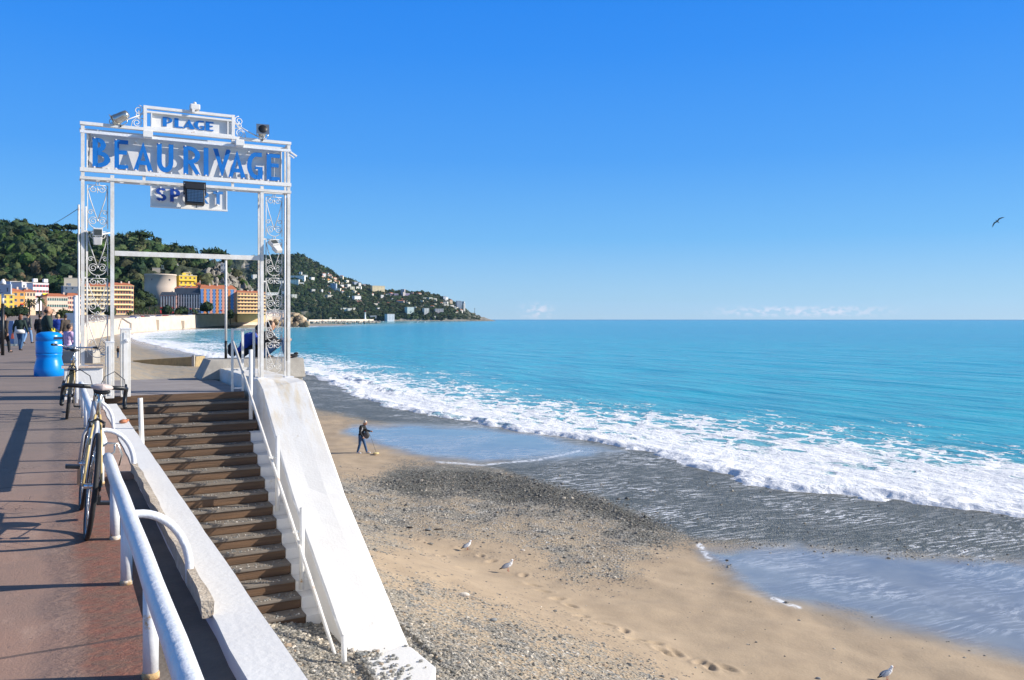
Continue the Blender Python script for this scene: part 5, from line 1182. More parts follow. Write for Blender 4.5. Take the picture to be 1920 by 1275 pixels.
# promenade trees, palms, cars by the quay
PALM = {}
def palm(loc, H, rad, label, group=None, trunk_r=.28, n=26):
    t = thing('palm_tree', loc, random.uniform(0, 6), label, 'palm tree', group)
    MB().tube([(0, 0, -.3), (.05, 0, H*.5), (0, 0, H)], [trunk_r*1.2, trunk_r, trunk_r*.95], 8).build('trunk', TRUNK, t)
    V = []; Fq = []; T = []; c = 0
    for k in range(n):
        a = 2*PI*k*.381966*1.0+random.uniform(-.2, .2); el = R(random.uniform(-30, 75)); L_ = rad*random.uniform(.85, 1.1); pts = []
        for s in range(7):
            f = s/6; x = L_*f*math.cos(el)*(1-.12*f); z = L_*(f*math.sin(el)-.55*f*f); pts.append(Vector((x*math.cos(a), x*math.sin(a), H+z)))
        side = Vector((-math.sin(a), math.cos(a), 0)); tt = np.array((.055, .095, .025))*random.uniform(.6, 1.4)
        for s in range(6):
            for sg in (-1, 1):
                wv = rad*.20*(1-.5*abs(s-2.5)/3); p0, p1 = pts[s], pts[s+1]; tip = p0.lerp(p1, .9)+side*sg*wv+Vector((0, 0, -wv*.45))
                V += [p0[:], p1[:], tip[:]]; Fq.append((c, c+1, c+2)); T += [tt]*3; c += 3
    npmesh('fronds', V, Fq, LEAF, False, {'tint': np.array(T)}, t); return t
for px, yt, wr_, lab in ((55, 556, 11, 'left of the two tall palms behind the walking people'), (74, 552, 12, 'right, fuller palm of the two behind the walking people'), (97, 574, 8, 'small palm right of the bald man in black')):
    d = 330; p = at(px, 598, d); palm((p.x, p.y, .6), (598-yt)/F*d+.5-1.5, wr_/F*d*1.25, lab)
base = palm((0, 0, 0), 8.5, 2.6, 'x'); first = True
row = [(240, 583), (246, 581), (253, 579), (259, 580), (264, 579), (270, 578), (276, 579), (283, 578), (291, 580), (318, 580), (322, 577), (331, 580), (336, 581), (352, 582), (362, 580), (367, 582)]
for px, yt in row:
    d = 560+(px-240)*.9; p = at(px, 598, d); o = base if first else copy_tree(base); first = False
    o.location = (p.x, p.y, EYE+(598-yt)/F*d-9.2); o.rotation_euler = (0, 0, random.uniform(0, 6)); sc_ = random.uniform(.85, 1.15); o.scale = (sc_,)*3
    o['label'] = 'slender palm in the row along the quay in front of the hotels'; o['group'] = 'palms along the quay'
for px, yt, w_, d, lab in ((388, 566, 24, 690, 'dark round tree in front of the striped hotel'), (313, 572, 20, 685, 'round green tree before the low hotel wing'), (340, 574, 22, 690, 'broad green tree in front of the dark hotel'), (432, 580, 14, 705, 'small dark bush tree at the foot of the striped hotel'), (206, 574, 22, 560, 'green tree at the foot of the yellow balcony building'), (175, 572, 24, 560, 'green tree seen through the left scroll column'), (14, 576, 34, 400, 'leafy green hedge tree at the left edge'), (38, 574, 26, 390, 'low leafy tree below the orange building'), (120, 580, 30, 400, 'low green tree behind the man with the purple shirt'), (256, 560, 30, 640, 'dark tree right of the yellow apartment block'), (280, 556, 30, 690, 'dark tree below the round tower'), (266, 545, 30, 720, 'dark tree uphill of the yellow apartment block')):
    o = hill_tree(px, yt, w_, 'round', d, yt+24, lab)
VEH = {}
def car(loc, rz, col, label):
    t = thing('parked_car', loc, rz, label, 'car', 'cars on the quay road')
    if 'b' not in VEH:
        VEH['b'] = MB().prism([(-2.1, .3), (2.1, .3), (2.15, .75), (1.2, .9), (.6, 1.42), (-1.0, 1.45), (-1.8, .95), (-2.15, .85)], -.85, .85).mesh('body', wallm((.5, .5, .5)))
        VEH['g'] = MB().prism([(1.05, .92), (.56, 1.36), (-.95, 1.38), (-1.6, .95)], -.87, .87).mesh('windows', M['dglass'])
        VEH['w'] = MB().lathe([(.32, -.1), (.32, .1)], n=12, axis='Y').mesh('wheel', M['rubber'])
    o = bpy.data.objects.new('body', VEH['b'].copy()); o.data.materials[0] = wallm(col); COL.objects.link(o); o.parent = t
    o = bpy.data.objects.new('windows', VEH['g']); COL.objects.link(o); o.parent = t
    for x in (-1.3, 1.3):
        for y in (-.8, .8): o = bpy.data.objects.new('wheel', VEH['w']); COL.objects.link(o); o.parent = t; o.location = (x, y, .32)
for px, c, cn in ((248, (.06, .10, .30), 'blue'), (256, (.7, .7, .7), 'white'), (263, (.4, .03, .03), 'red'), (274, (.08, .08, .09), 'dark grey'), (284, (.7, .7, .72), 'silver'), (297, (.05, .07, .2), 'navy'), (309, (.45, .04, .03), 'red'), (322, (.6, .6, .6), 'silver'), (344, (.1, .1, .1), 'black'), (356, (.1, .14, .3), 'blue'), (371, (.7, .7, .7), 'white'), (398, (.65, .65, .65), 'silver'), (461, (.06, .06, .07), 'dark')):
    yt_ = np.interp(px, [220, 262, 320, 372, 442, 478], [598, 595.3, 592.7, 590.3, 589, 588.5]); d = np.interp(px, [220, 262, 320, 372, 442, 478], [400, 480, 580, 660, 745, 770])+9
    p = at(px, yt_, d); p = Vector((p.x, p.y, p.z-.35)); car(p, math.atan2(p.y, p.x)+PI/2+R(20), c, f'small {cn} car on the quay road at {"the left" if px < 290 else "the middle" if px < 380 else "the right"} of the sea wall')
for px, yy, w_, lab in ((304, 584, 7, 'left red restaurant awning under the low hotel wing'), (320, 587, 12, 'wider red restaurant awning under the hotel trees')):
    p = at(px, yy, 692); ww_ = w_/F*692/2; t = thing('awning', (p.x, p.y, p.z-1.5), 0, lab, 'awning'); MB().hexa([(-ww_,-2,0),(ww_,-2,0),(ww_,2,0),(-ww_,2,0),(-ww_,-2,.4),(ww_,-2,.4),(ww_,2,2.6),(-ww_,2,2.6)]).build('canvas', M['redc'], t); MB().box((-ww_, -1.9, -2.5), (-ww_+.15, -1.7, 0)).build('pole', M['steel'], t)
p = at(518, 586, 980)
t = thing('ferry', (p.x, p.y, p.z-1.5), math.atan2(p.y, p.x)-PI/2, 'white ferry with a red stripe lying in the harbour behind the sea wall', 'ferry')
MB().hexa([(-15,-3,-3),(17,-3,-3),(17,3,-3),(-15,3,-3),(-16,-3.5,2),(20,-3.5,2),(20,3.5,2),(-16,3.5,2)]).build('hull', M['whitec'], t); MB().box((-15.6, -3.56, .1), (18, -3.4, .9)).build('stripe', M['redc'], t); MB().box((-13, -3, 2), (12, 3, 4.6)).build('cabin', M['whitec'], t)
MB().box((-12, -3.05, 2.9), (11, -3.001, 3.7)).build('windows', M['dglass'], t); MB().bar((0, 0, 4.6), (-3, 0, 11), .5).bar((-4, 0, 9.5), (1, 0, 8.5), .3).build('mast', M['whitec'], t)
# ============================================================= far headland
hs_ = [(380,490),(440,486),(470,484),(500,480),(545,477.5),(562,478),(582,488),(602,498),(622,510),(640,520),(655,525),(672,532),(690,538),(705,543),(722,545),(745,547),(770,549),(790,549),(808,551),(825,556),(838,561),(850,567),(865,575),(880,586),(895,592),(912,597.2),(922,599.6),(930,601.8)]
def hy(px): return np.interp(px, [a for a, b in hs_], [b for a, b in hs_])
D0 = 2650
def head(px, t):
    d = D0+(px-560)*.55+t*330; zt = np.maximum(EYE+(598-hy(px))/F*(d+330*(1-t)), -8); dr = D0+(px-560)*.55+330
    zr = EYE+(598-hy(px))/F*dr; base = -6.6
    prof = np.where(t <= 1, .06*np.minimum(1, t*14)+.94*np.clip(t, 0, 1)**.85, 1-(t-1)**2); return d, base+(zr-base)*np.where(t < 0, 0, prof)
pxs = np.arange(360, 934, 1.6); ts = np.concatenate([[-.05], np.linspace(0, 1, 60), [1.1, 1.3, 1.7]])
PXg, Tg = np.meshgrid(pxs, ts); dg, zg = head(PXg, Tg); taper = sstep(932, 880, PXg)
zg = zg+(fbm(PXg*.09, Tg*9, 4, 81)-.5)*30*np.clip(Tg*3, 0, 1)*(Tg < 1.05)*taper*.8+(fbm(PXg*.6, Tg*40, 3, 83)-.5)*7*np.clip(Tg*8, 0, 1)*taper
ug = (PXg-960)/F; Xg = ug*dg*CY+dg*SY; Yg = dg*CY-ug*dg*SY
rk = np.maximum(sstep(.07, .03, Tg+(fbm(PXg*.3, Tg*20, 3, 85)-.5)*.05)*sstep(700, 740, PXg), sstep(.62, .70, fbm(PXg*.12, Tg*11, 4, 87))*.9); rk = np.maximum(rk, sstep(868, 905, PXg)*.8)
na = len(pxs); i = np.arange(len(ts)-1)[:, None]*na+np.arange(na-1)[None, :]; Fh = np.stack([i, i+1, i+na+1, i+na], -1).reshape(-1, 4)
tag(npmesh('headland', np.stack([Xg, Yg, zg], -1).reshape(-1, 3), Fh, HM, True, {'mask': np.stack([rk, rk*0, rk*0], -1).reshape(-1, 3)}), kind='structure')
W_ = []
for k in range(4200):
    px = rng.uniform(470, 900); t = rng.rand(); d, z = head(np.array(px), np.array(t)); z = float(z); d = float(d)
    if z < 0 or (px > 862 and rng.rand() < .6): continue
    p = at(px, 598, d); r = rng.uniform(5, 11)*np.interp(px, [820, 890], [1, .5]); ti = np.array(TINTS[rng.randint(6)])*rng.uniform(.6, 1.3)
    W_.append(crown((p.x, p.y, z+r*.2), r, r*.8, ti, 1, 6))
tag(leafmesh('headland_wood', W_), 'dark green wood covering the far headland between the villas', 'woodland', kind='stuff')
HS = [(556,521,30,8,(.80,.78,.74),'w'),(548,529,24,9,(.74,.70,.64),'w'),(572,518,10,5,(.82,.8,.76),'w'),(566,533,8,6,(.8,.78,.74),'w'),(587,524,8,8,(.76,.72,.66),'w'),(563,513,5,6,(.84,.82,.8),'w'),(588,545,7,5,(.6,.56,.5),'w'),(552,556,10,8,(.66,.62,.54),'w'),
 (606,525,6,4,(.84,.82,.78),'w'),(617,526,7,5,(.80,.48,.12),'r'),(629,524,7,6,(.80,.66,.52),'r'),(640,522,6,9,(.84,.74,.54),'r'),(633,530,6,5,(.80,.56,.38),'r'),(625,537,10,11,(.34,.40,.52),'w'),(628,531,7,4,(.86,.84,.8),'w'),(652,529,7,7,(.82,.78,.66),'w'),(655,537,9,8,(.66,.66,.60),'w'),(661,542,8,9,(.84,.76,.54),'w'),(668,533,9,9,(.34,.38,.46),'w'),(675,535,5,9,(.84,.8,.74),'w'),(683,536,6,6,(.52,.44,.44),'w'),(666,548,10,4,(.78,.70,.54),'w'),(632,543,12,5,(.76,.70,.56),'w'),(640,537,6,4,(.82,.76,.56),'w'),(620,556,16,5,(.5,.46,.40),'w'),
 (710,543,26,14,(.72,.60,.38),'w'),(671,560,15,10,(.78,.76,.74),'w'),(672,566,14,5,(.40,.16,.12),'w'),(647,580,8,5,(.80,.76,.66),'w'),(656,581,8,6,(.82,.78,.68),'w'),(664,580,6,5,(.80,.76,.66),'w'),(641,580,5,4,(.78,.74,.66),'w'),(727,554,7,5,(.74,.70,.66),'w'),(735,553,8,7,(.44,.32,.36),'r'),(743,554,8,7,(.34,.28,.40),'w'),(755,548,7,11,(.50,.46,.48),'w'),(758,553,5,10,(.62,.54,.50),'w'),(763,553,12,6,(.30,.26,.40),'w'),(772,551,5,5,(.66,.36,.34),'w'),(750,567,14,6,(.56,.48,.44),'r'),(756,563,8,4,(.56,.48,.44),'r'),(733,595,17,12,(.46,.50,.56),'w'),
 (770,583,16,14,(.42,.52,.52),'w'),(778,578,4,6,(.74,.68,.60),'w'),(800,584,10,12,(.54,.54,.52),'w'),(824,584,16,10,(.50,.46,.46),'w'),(808,561,8,6,(.62,.62,.52),'w'),(816,562,7,5,(.66,.62,.52),'w'),(834,560,5,9,(.80,.80,.80),'w'),(838,561,6,8,(.84,.82,.80),'w'),(835,568,8,5,(.66,.66,.60),'w'),(846,567,6,8,(.74,.60,.42),'r'),(837,573,12,5,(.54,.52,.46),'w'),(848,575,7,6,(.80,.74,.64),'w'),(856,578,8,4,(.70,.64,.56),'w'),(861,572,9,15,(.40,.46,.54),'w'),(868,573,5,15,(.56,.58,.60),'w'),(871,578,3,18,(.84,.78,.70),'w'),(788,552,9,4,(.42,.36,.30),'r'),(856,571,5,6,(.72,.68,.62),'w'),(700,594,12,4,(.30,.34,.42),'w'),(566,598,18,4,(.42,.46,.52),'w'),(625,597,14,3,(.70,.62,.46),'w'),(478,520,8,10,(.6,.58,.55),'w'),(470,548,10,14,(.66,.62,.56),'w'),(512,552,22,7,(.70,.68,.64),'w'),(538,550,12,7,(.74,.72,.68),'w'),(530,530,14,7,(.74,.70,.66),'w')]
_r = random.Random(21)
for _k in range(52):
    _x = _r.uniform(598, 872); _lo = hy(_x)+7; _y = _r.uniform(_lo, min(597, _lo+_r.choice([14, 30, 48]))); HS.append((_x, _y, _r.uniform(3, 8), _r.uniform(3, 6), _r.choice([(.84,.80,.72),(.80,.70,.52),(.82,.62,.44),(.78,.76,.74),(.70,.62,.52),(.84,.78,.62)]), _r.choice('wwr')))
placew = lambda x, y: ('high up ' if y < 540 else 'halfway up ' if y < 572 else 'low down ')+('at its left shoulder' if x < 600 else 'left of the tan block' if x < 695 else 'in its middle part' if x < 790 else 'near its tip')
def cname(c):
    r, g, b = c
    if r > .78 and b > .7: return 'white'
    if r-b > .5: return 'orange'
    if r-b > .2 and g > .55: return 'cream'
    if r-g > .15: return 'reddish'
    if b > r+.05: return 'blue grey'
    if r > .62: return 'pale'
    return 'grey'
HW = {}
for (x, y, w_, h_, c, rf_) in HS:
    # put each house on the slope where its foot meets the hillside
    yb = y+h_/2; tt = np.linspace(0, 1, 80); dd, zz = head(np.full(80, float(x)), tt); yy = 598-(zz-EYE)/dd*F; k = int(np.argmax(yy <= yb)) if (yy <= yb).any() else 78
    d = float(dd[k])-8; p = at(x, 598, d); w = w_/F*d; h = h_/F*d; zb = EYE+(598-yb)/F*d; ang = math.atan2(p.y, p.x)-PI/2+R(random.choice([-15, 18, 28, 38, 48]))
    size = 'large' if w_*h_ > 110 else 'small' if w_*h_ < 36 else 'mid sized'
    t = thing('villa' if w_ < 14 else 'apartment_building', (p.x, p.y, zb), ang, f'{size} {cname(c)} house {placew(x, y)}, far headland', 'house', 'houses on the far headland')
    dp = min(14, w*.8); MB().box((-w/2, 0, -7), (w/2, dp, h)).build('wall', wallm(c), t)
    if rf_ == 'r': MB().hexa([(-w/2-.4,-.4,h),(w/2+.4,-.4,h),(w/2+.4,dp+.4,h),(-w/2-.4,dp+.4,h),(-w/4,dp*.4,h+2.4),(w/4,dp*.4,h+2.4),(w/4,dp*.6,h+2.4),(-w/4,dp*.6,h+2.4)]).build('roof', ROOFM, t)
    else: MB().box((-w/2-.3, -.3, h), (w/2+.3, dp+.3, h+.7)).build('roof', FLATR, t)
    nr = max(1, int(h/4)); b = MB()
    for r in range(nr):
        for q in range(max(1, int(w/5))):
            n_ = max(1, int(w/5)); xx = -w/2+(q+.5)*w/n_; o = bpy.data.objects.new('window', win_mesh(2.2, 1.8, None)); COL.objects.link(o); o.parent = t; o.location = (xx, -.04, (r+.5)*h/nr)
p = at(890, 589, 2950); t = thing('signal_mast', (p.x, p.y, p.z), 0, 'thin dark mast standing alone near the tip of the headland', 'mast'); MB().tube([(0, 0, -4), (0, 0, 20)], [1.0, .5], 6).build('shaft', M['grey'], t); MB().box((-1.4, -1.4, 18), (1.4, 1.4, 20)).build('platform', M['grey'], t)
# power line reaching the gate from the left
pA = Vector((XL0-.06, GY, 3.46)); pB = at(50, 427, 60)
tag(MB().tube([pA.lerp(pB, k/20)+Vector((0, 0, -1.1*(k/20)*(1-k/20)*4*.25)) for k in range(21)], .006, 5).build('overhead_cable', M['grey']), 'thin dark cable running from the left gate post into the sky over the hill', 'cable')
# ============================================================= people
DG = None
def remesh(mb, vox, mats, name, parent, sm=6):
    o = mb.build(name, mats, parent); r = o.modifiers.new('r', 'REMESH'); r.mode = 'VOXEL'; r.voxel_size = vox
    s = o.modifiers.new('s', 'SMOOTH'); s.factor = .5; s.iterations = sm
    dg = bpy.context.evaluated_depsgraph_get(); me = bpy.data.meshes.new_from_object(o.evaluated_get(dg)); o.modifiers.clear()
    o.data = me; me.polygons.foreach_set('use_smooth', [True]*len(me.polygons)); return o
def cap(b, p, q, r0, r1, n=10):
    p, q = Vector(p), Vector(q); b.tube([p, q], [r0, r1], n); b.ball(p, r0*1.0, 2); b.ball(q, r1*1.0, 2)
def person(loc, rz, H, pose, top, bottom, hair, label, vox=.02, long_coat=False, hairlong=False, shoes='black', bald=False, group=None, scale=1.0, stripe=None):
    k = H/1.75; t = thing('person', loc, rz, label, 'person', group)
    P = dict(hipL=(-.09, 0, .90), hipR=(.09, 0, .90), kneeL=(-.10, .02, .49), kneeR=(.10, .02, .49), ankL=(-.10, 0, .09), ankR=(.10, 0, .09),
             pel=(0, 0, .95), chest=(0, 0, 1.27), neck=(0, .01, 1.46), head=(0, .03, 1.61), shL=(-.175, 0, 1.40), shR=(.175, 0, 1.40),
             elL=(-.24, -.03, 1.13), elR=(.24, -.03, 1.13), wrL=(-.25, .06, .90), wrR=(.25, .06, .90), toeL=(-.11, .15, .04), toeR=(.11, .15, .04), hd=(0, .15, -1))
    P.update(pose); P = {a: Vector(v)*(1 if a == 'hd' else k) for a, v in P.items()}
    fwd = Vector((P['head']-P['neck']).x*.3, ) if False else Vector((0, 1, 0)); fd = P['hd'].copy(); fd = Vector((fd.x, 1, fd.y*0 if len(fd) < 3 else (fd.z+1)*.0)); look = Vector(pose.get('look', (0, 1, 0))).normalized()
    hu = (Vector((0, 0, 1))-look*look.z).normalized(); hr = look.cross(hu)
    def hp(x, y, z): return P['head']+(hr*x+look*y+hu*z)*k
    b = MB()
    rot = Matrix((hr, look, hu)).transposed().to_euler()
    b.ball(P['head'], (.074*k, .093*k, .112*k), 3, rot=rot); b.ball(hp(0, .03, -.06), (.052*k, .062*k, .055*k), 2, rot=rot)      # skull, jaw
    b.ball(hp(0, .10, -.015), (.014*k, .022*k, .026*k), 2, rot=rot)                                                                    # nose
    for s in (-1, 1): b.ball(hp(s*.076, -.005, -.01), (.012*k, .02*k, .032*k), 2, rot=rot)
    cap(b, P['neck']-Vector((0, 0, .05*k)), P['head']-hu*.05*k, .055*k, .05*k)
    def torso(b, e):
        b.ball(P['pel'], ((.155+e)*k, (.11+e)*k, .14*k), 3); b.ball(P['pel'].lerp(P['chest'], .5), ((.145+e)*k, (.105+e)*k, .18*k), 3)
        b.ball(P['chest'], ((.175+e)*k, (.125+e)*k, .19*k), 3); b.ball(P['chest'].lerp(P['neck'], .6), ((.13+e)*k, (.09+e)*k, .10*k), 2)
        for s in 'LR': cap(b, P['sh'+s], P['chest'], (.062+e)*k, (.09+e)*k)
    def arms(b, e, cuff=1.0):
        for s in 'LR': cap(b, P['sh'+s], P['el'+s], (.055+e)*k, (.042+e)*k); cap(b, P['el'+s], P['el'+s].lerp(P['wr'+s], cuff), (.042+e)*k, (.030+e)*k)
    def legs(b, e, cuff=1.0):
        for s in 'LR': cap(b, P['hip'+s], P['knee'+s], (.088+e)*k, (.056+e)*k); cap(b, P['knee'+s], P['knee'+s].lerp(P['ank'+s], .35), (.056+e)*k, (.055+e)*k); cap(b, P['knee'+s].lerp(P['ank'+s], .35), P['knee'+s].lerp(P['ank'+s], cuff), (.055+e)*k, (.038+e*1.3)*k)
    torso(b, 0); arms(b, 0); legs(b, 0)
    for s in 'LR': cap(b, P['ank'+s], P['toe'+s], .04*k, .032*k)
    for s in 'LR':                                   # hands: palm, four fingers, thumb
        w = P['wr'+s]; d = (w-P['el'+s]).normalized(); side = d.cross(Vector((1, 0, 0)) if abs(d.x) < .8 else Vector((0, 0, 1))).normalized(); pn = d.cross(side).normalized()
        cap(b, w, w+d*.07*k, .026*k, .030*k)
        for i_, L_ in enumerate((.070, .082, .076, .060)):
            o_ = side*(i_-1.5)*.020*k; a = w+d*.08*k+o_; m_ = a+(d*.8+pn*.25)*L_*.55*k; cap(b, a, m_, .0105*k, .0095*k, 6); cap(b, m_, m_+(d*.45+pn*.8)*L_*.5*k, .0095*k, .008*k, 6)
        a = w+d*.03*k-side*.03*k; cap(b, a, a+(d*.7-side*.6+pn*.2)*.06*k, .012*k, .010*k, 6)
    remesh(b, vox*.6, M['skin'], 'body', t, 3)
    j = MB(); torso(j, .022); arms(j, .017, .93)
    if long_coat: cap(j, P['pel'], P['pel'].lerp((P['kneeL']+P['kneeR'])/2, .62 if long_coat == 2 else .35), .165*k, .18*k)
    j.lathe([(.075*k, 0), (.08*k, .05*k)], c=tuple(P['neck']-Vector((0, .0, .03*k))), n=12)
    remesh(j, vox, M[top], 'jacket', t)
    tr = MB(); legs(tr, .014, .96); tr.ball(P['pel']-Vector((0, 0, .02*k)), (.165*k, .125*k, .13*k), 3); remesh(tr, vox, M[bottom], 'trousers', t)
    for s in 'LR':
        sh = MB(); cap(sh, P['ank'+s]-Vector((0, .02*k, .03*k)), P['toe'+s], .05*k, .040*k); remesh(sh, vox, M['shoe_w' if shoes == 'white' else 'black'], 'shoe', t)
    if hair:
        h = MB(); h.ball(hp(0, -.022, .022), (.083*k, .088*k, .102*k), 3, rot=rot)
        if bald: h = MB(); h.ball(hp(0, -.035, -.02), (.079*k, .070*k, .06*k), 3, rot=rot)
        if hairlong: h.ball(hp(0, -.06, -.06), (.085*k, .05*k, .12*k), 3, rot=rot)
        h.build('hair', M[hair], t)
    e = MB()
    for s in (-1, 1): e.ball(hp(s*.030, .086, .012), .011*k, 1)
    e.build('eyes', M['dark'], t); m_ = MB().bar(hp(-.022, .098, -.062), hp(.022, .098, -.062), .008*k, .01*k).build('mouth', M['redc'], t)
    return t
WALK = dict(kneeR=(.10, .16, .50), ankR=(.10, .20, .12), toeR=(.10, .36, .08), kneeL=(-.10, -.03, .48), ankL=(-.10, -.22, .14), toeL=(-.10, -.09, .05), elL=(-.25, .03, 1.13), wrL=(-.24, .20, .95), elR=(.25, -.10, 1.14), wrR=(.25, -.06, .90))
WALK2 = dict(kneeL=(-.09, .14, .50), ankL=(-.09, .16, .10), toeL=(-.09, .31, .05), kneeR=(.09, -.02, .48), ankR=(.09, -.16, .12), toeR=(.09, -.03, .04), elR=(.27, -.02, 1.13), wrR=(.30, .10, .90), elL=(-.27, -.06, 1.14), wrL=(-.30, -.02, .90))
def on_prom(px, yfeet, z=0): p = onz(px, yfeet, z); return (p.x, p.y, z)
AW = -YAW
person(on_prom(7, 663), AW+R(-12), 1.66, WALK, 'brown', 'dark', 'hair_b', 'woman in a brown coat walking away at the far left, carrying a reddish bag', long_coat=1, hairlong=True)
p = on_prom(12, 663); bag = thing('handbag', (p[0]+.22, p[1]-.05, .62), 0, 'reddish brown handbag held by the woman in the brown coat', 'handbag'); MB().hexa([(-.06,-.14,0),(.06,-.14,0),(.06,.14,0),(-.06,.14,0),(-.03,-.11,.22),(.03,-.11,.22),(.03,.11,.22),(-.03,.11,.22)]).build('pouch', mat('bag_leather', (.25, .05, .03), .5, .2), bag, .01); MB().tube([(0, -.09, .22), (0, -.04, .36), (0, .04, .36), (0, .09, .22)], .01, 6).build('strap', M['brown'], bag)
person(on_prom(38, 658), AW+R(5), 1.68, WALK2, 'green_d', 'jean', 'hair_b', 'woman with red brown hair in a dark jacket and jeans walking away', hairlong=True)
p = on_prom(38, 658); tag(MB().lathe([(.20, .80), (.205, .93), (.17, .97)], n=24, sy=.75).build('shirt_hem', M['whitec']), 'white shirt hem showing below the dark jacket of the woman in jeans', 'shirt').location = p
person(on_prom(52, 645), AW+R(-4), 1.80, WALK, 'grey', 'jean_l', 'hair_d', 'man in a grey brown jacket and pale jeans walking beside the red haired woman')
person(on_prom(75, 650), AW+R(12), 1.72, {}, 'dark', 'dark', 'hair_d', 'person in black seen from behind just left of the big bald man')
big_ = on_prom(88, 694); person(big_, AW+R(-55), 1.84, dict(elR=(.26, .06, 1.14), wrR=(.20, .26, 1.02)), 'green_d', 'dark', 'hair_d', 'tall balding man in a long black coat standing behind the blue litter bin', vox=.018, long_coat=2, bald=True)
p = at(99.5, 622, 23.0); tag(MB().ball((0, 0, 0), (.05, .04, .05), 2, jit=.2).ball((.03, 0, .05), (.02, .02, .05), 1).ball((-.03, 0, .055), (.018, .02, .045), 1).build('yellow_glove', M['yellow']), 'crumpled yellow bag held above the blue litter bin', 'bag').location = p
person(on_prom(109, 652), AW+R(15), 1.70, {}, 'bluec', 'beige', 'hair_y', 'blond person in a blue and green jacket with beige trousers')
person(on_prom(123, 655), AW+R(60), 1.68, dict(elR=(.2, .15, 1.15), wrR=(.1, .3, 1.2)), 'brown', 'dark', 'hair_d', 'dark haired person standing behind the seated purple shirt')
SIT = dict(hipL=(-.10, .0, .10), hipR=(.10, 0, .10), pel=(0, 0, .13), chest=(0, .02, .45), neck=(0, .04, .64), head=(0, .07, .79), shL=(-.18, .02, .58), shR=(.18, .02, .58), kneeL=(-.13, .42, .14), kneeR=(.13, .42, .14), ankL=(-.13, .42, -.28), ankR=(.13, .42, -.28), toeL=(-.13, .57, -.33), toeR=(.13, .57, -.33), elL=(-.22, .12, .34), elR=(.22, .12, .34), wrL=(-.12, .34, .26), wrR=(.12, .34, .26))
M['check'] = None
def m_check():
    m = bpy.data.materials.new('checked_cloth'); nt, N, L = nodes(m); out = N('ShaderNodeOutputMaterial'); b = N('ShaderNodeBsdfPrincipled'); L(b.outputs[0], out.inputs[0]); b.inputs['Roughness'].default_value = .85
    tc = N('ShaderNodeTexCoord'); c = N('ShaderNodeTexBrick'); c.inputs['Scale'].default_value = 7; c.inputs['Mortar Size'].default_value = .05; c.offset = 0
    c.inputs['Color1'].default_value = (.42, .22, .48, 1); c.inputs['Color2'].default_value = (.36, .16, .42, 1); c.inputs['Mortar'].default_value = (.85, .65, .82, 1)
    mp = N('ShaderNodeMapping'); mp.inputs['Rotation'].default_value = (PI/2, 0, 0); L(tc.outputs['Object'], mp.inputs[0]); L(mp.outputs[0], c.inputs['Vector']); L(c.outputs['Color'], b.inputs['Base Color']); return m
M['check'] = m_check()
ps = at(127, 645, 27.5)
sb = thing('bench_wall', (ps.x, ps.y, 0), AW, 'low dark seat block under the person in the purple checked shirt', 'seat block'); MB().box((-.5, -.15, 0), (.9, .35, .42)).build('block', M['conc'], sb, .02)
person((ps.x, ps.y, .44), AW+R(-28), 1.62, SIT, 'check', 'jean', 'hair_d', 'person in a purple checked shirt sitting with their back to the camera', vox=.018)
ps2 = at(137, 640, 28.2); person((ps2.x, ps2.y+.1, .40), AW+R(-10), 1.25, SIT, 'bluec', 'jean', 'hair_d', 'child sitting beside the person in the purple checked shirt, mostly hidden by the white pole')
# the two people sitting on the concrete parapet
kA = dict(SIT); kA.update(chest=(0, .16, .40), neck=(0, .30, .55), head=(.03, .40, .66), shL=(-.18, .24, .52), shR=(.18, .24, .52), elL=(-.22, .38, .30), elR=(.22, .38, .30), wrL=(-.10, .52, .26), wrR=(.10, .52, .26), look=(0, .8, -.6), kneeL=(-.12, .40, .34), kneeR=(.12, .40, .34), ankL=(-.12, .55, .02), ankR=(.12, .55, .02), toeL=(-.12, .70, .0), toeR=(.12, .70, .0))
kB = dict(kA); kB.update(chest=(0, .05, .43), neck=(0, .12, .61), head=(0, .17, .75), shL=(-.18, .10, .56), shR=(.18, .10, .56), elL=(-.22, .30, .36), elR=(.22, .30, .38), wrL=(-.10, .50, .40), wrR=(.10, .50, .42), look=(0, .97, -.2), kneeL=(-.12, .42, .40), kneeR=(.12, .46, .42))
SEA_F = -PI/2-YAW
a_ = at(453, 678, 21.5); zb_ = .47
person((a_.x, a_.y, zb_), SEA_F+R(30), 1.88, kA, 'bluec', 'dark', 'hair_d', 'person in a blue jacket bent forward, sitting on the parapet behind the tube fence', vox=.015, shoes='black')
a_ = at(494, 678, 21.2)
personB = person((a_.x, a_.y, zb_), SEA_F+R(6), 1.88, kB, 'dark', 'jean', 'hair_d', 'dark haired person in black top and jeans sitting knees up by the right post', vox=.015)
col_ = MB().lathe([(.085, 0), (.10, .05), (.085, .09)], n=20).build('red_collar', M['redc'], personB); col_.location = (0, .10, .58)
a_ = at(486, 640, 21.7); tag(MB().ball((0, 0, 0), (.16, .10, .26), 3, jit=.05).ball((0, -.02, .22), (.13, .09, .06), 2).build('rucksack', mat('rucksack_cloth', (.02, .025, .03), .8, .3, 6, .3)), 'black rucksack with a pale tag standing between the two seated people', 'rucksack').location = (a_.x-.05, a_.y+.1, zb_+.24)
tag(MB().ball((0, 0, 0), (.15, .09, .05), 2, jit=.1).ball((.1, .03, .05), (.06, .04, .04), 2).build('black_bag', M['dark']), 'small black bag lying on the end of the parapet right of the gate', 'bag').location = (5.25, 21.5, .515)
a_ = at(436, 663, 21.9); tag(MB().ball((0, 0, 0), (.13, .12, .20), 2, jit=.08).build('sports_bag', M['dark']), 'black bag standing on the parapet left of the blue jacket', 'bag').location = (a_.x, a_.y, zb_+.18)
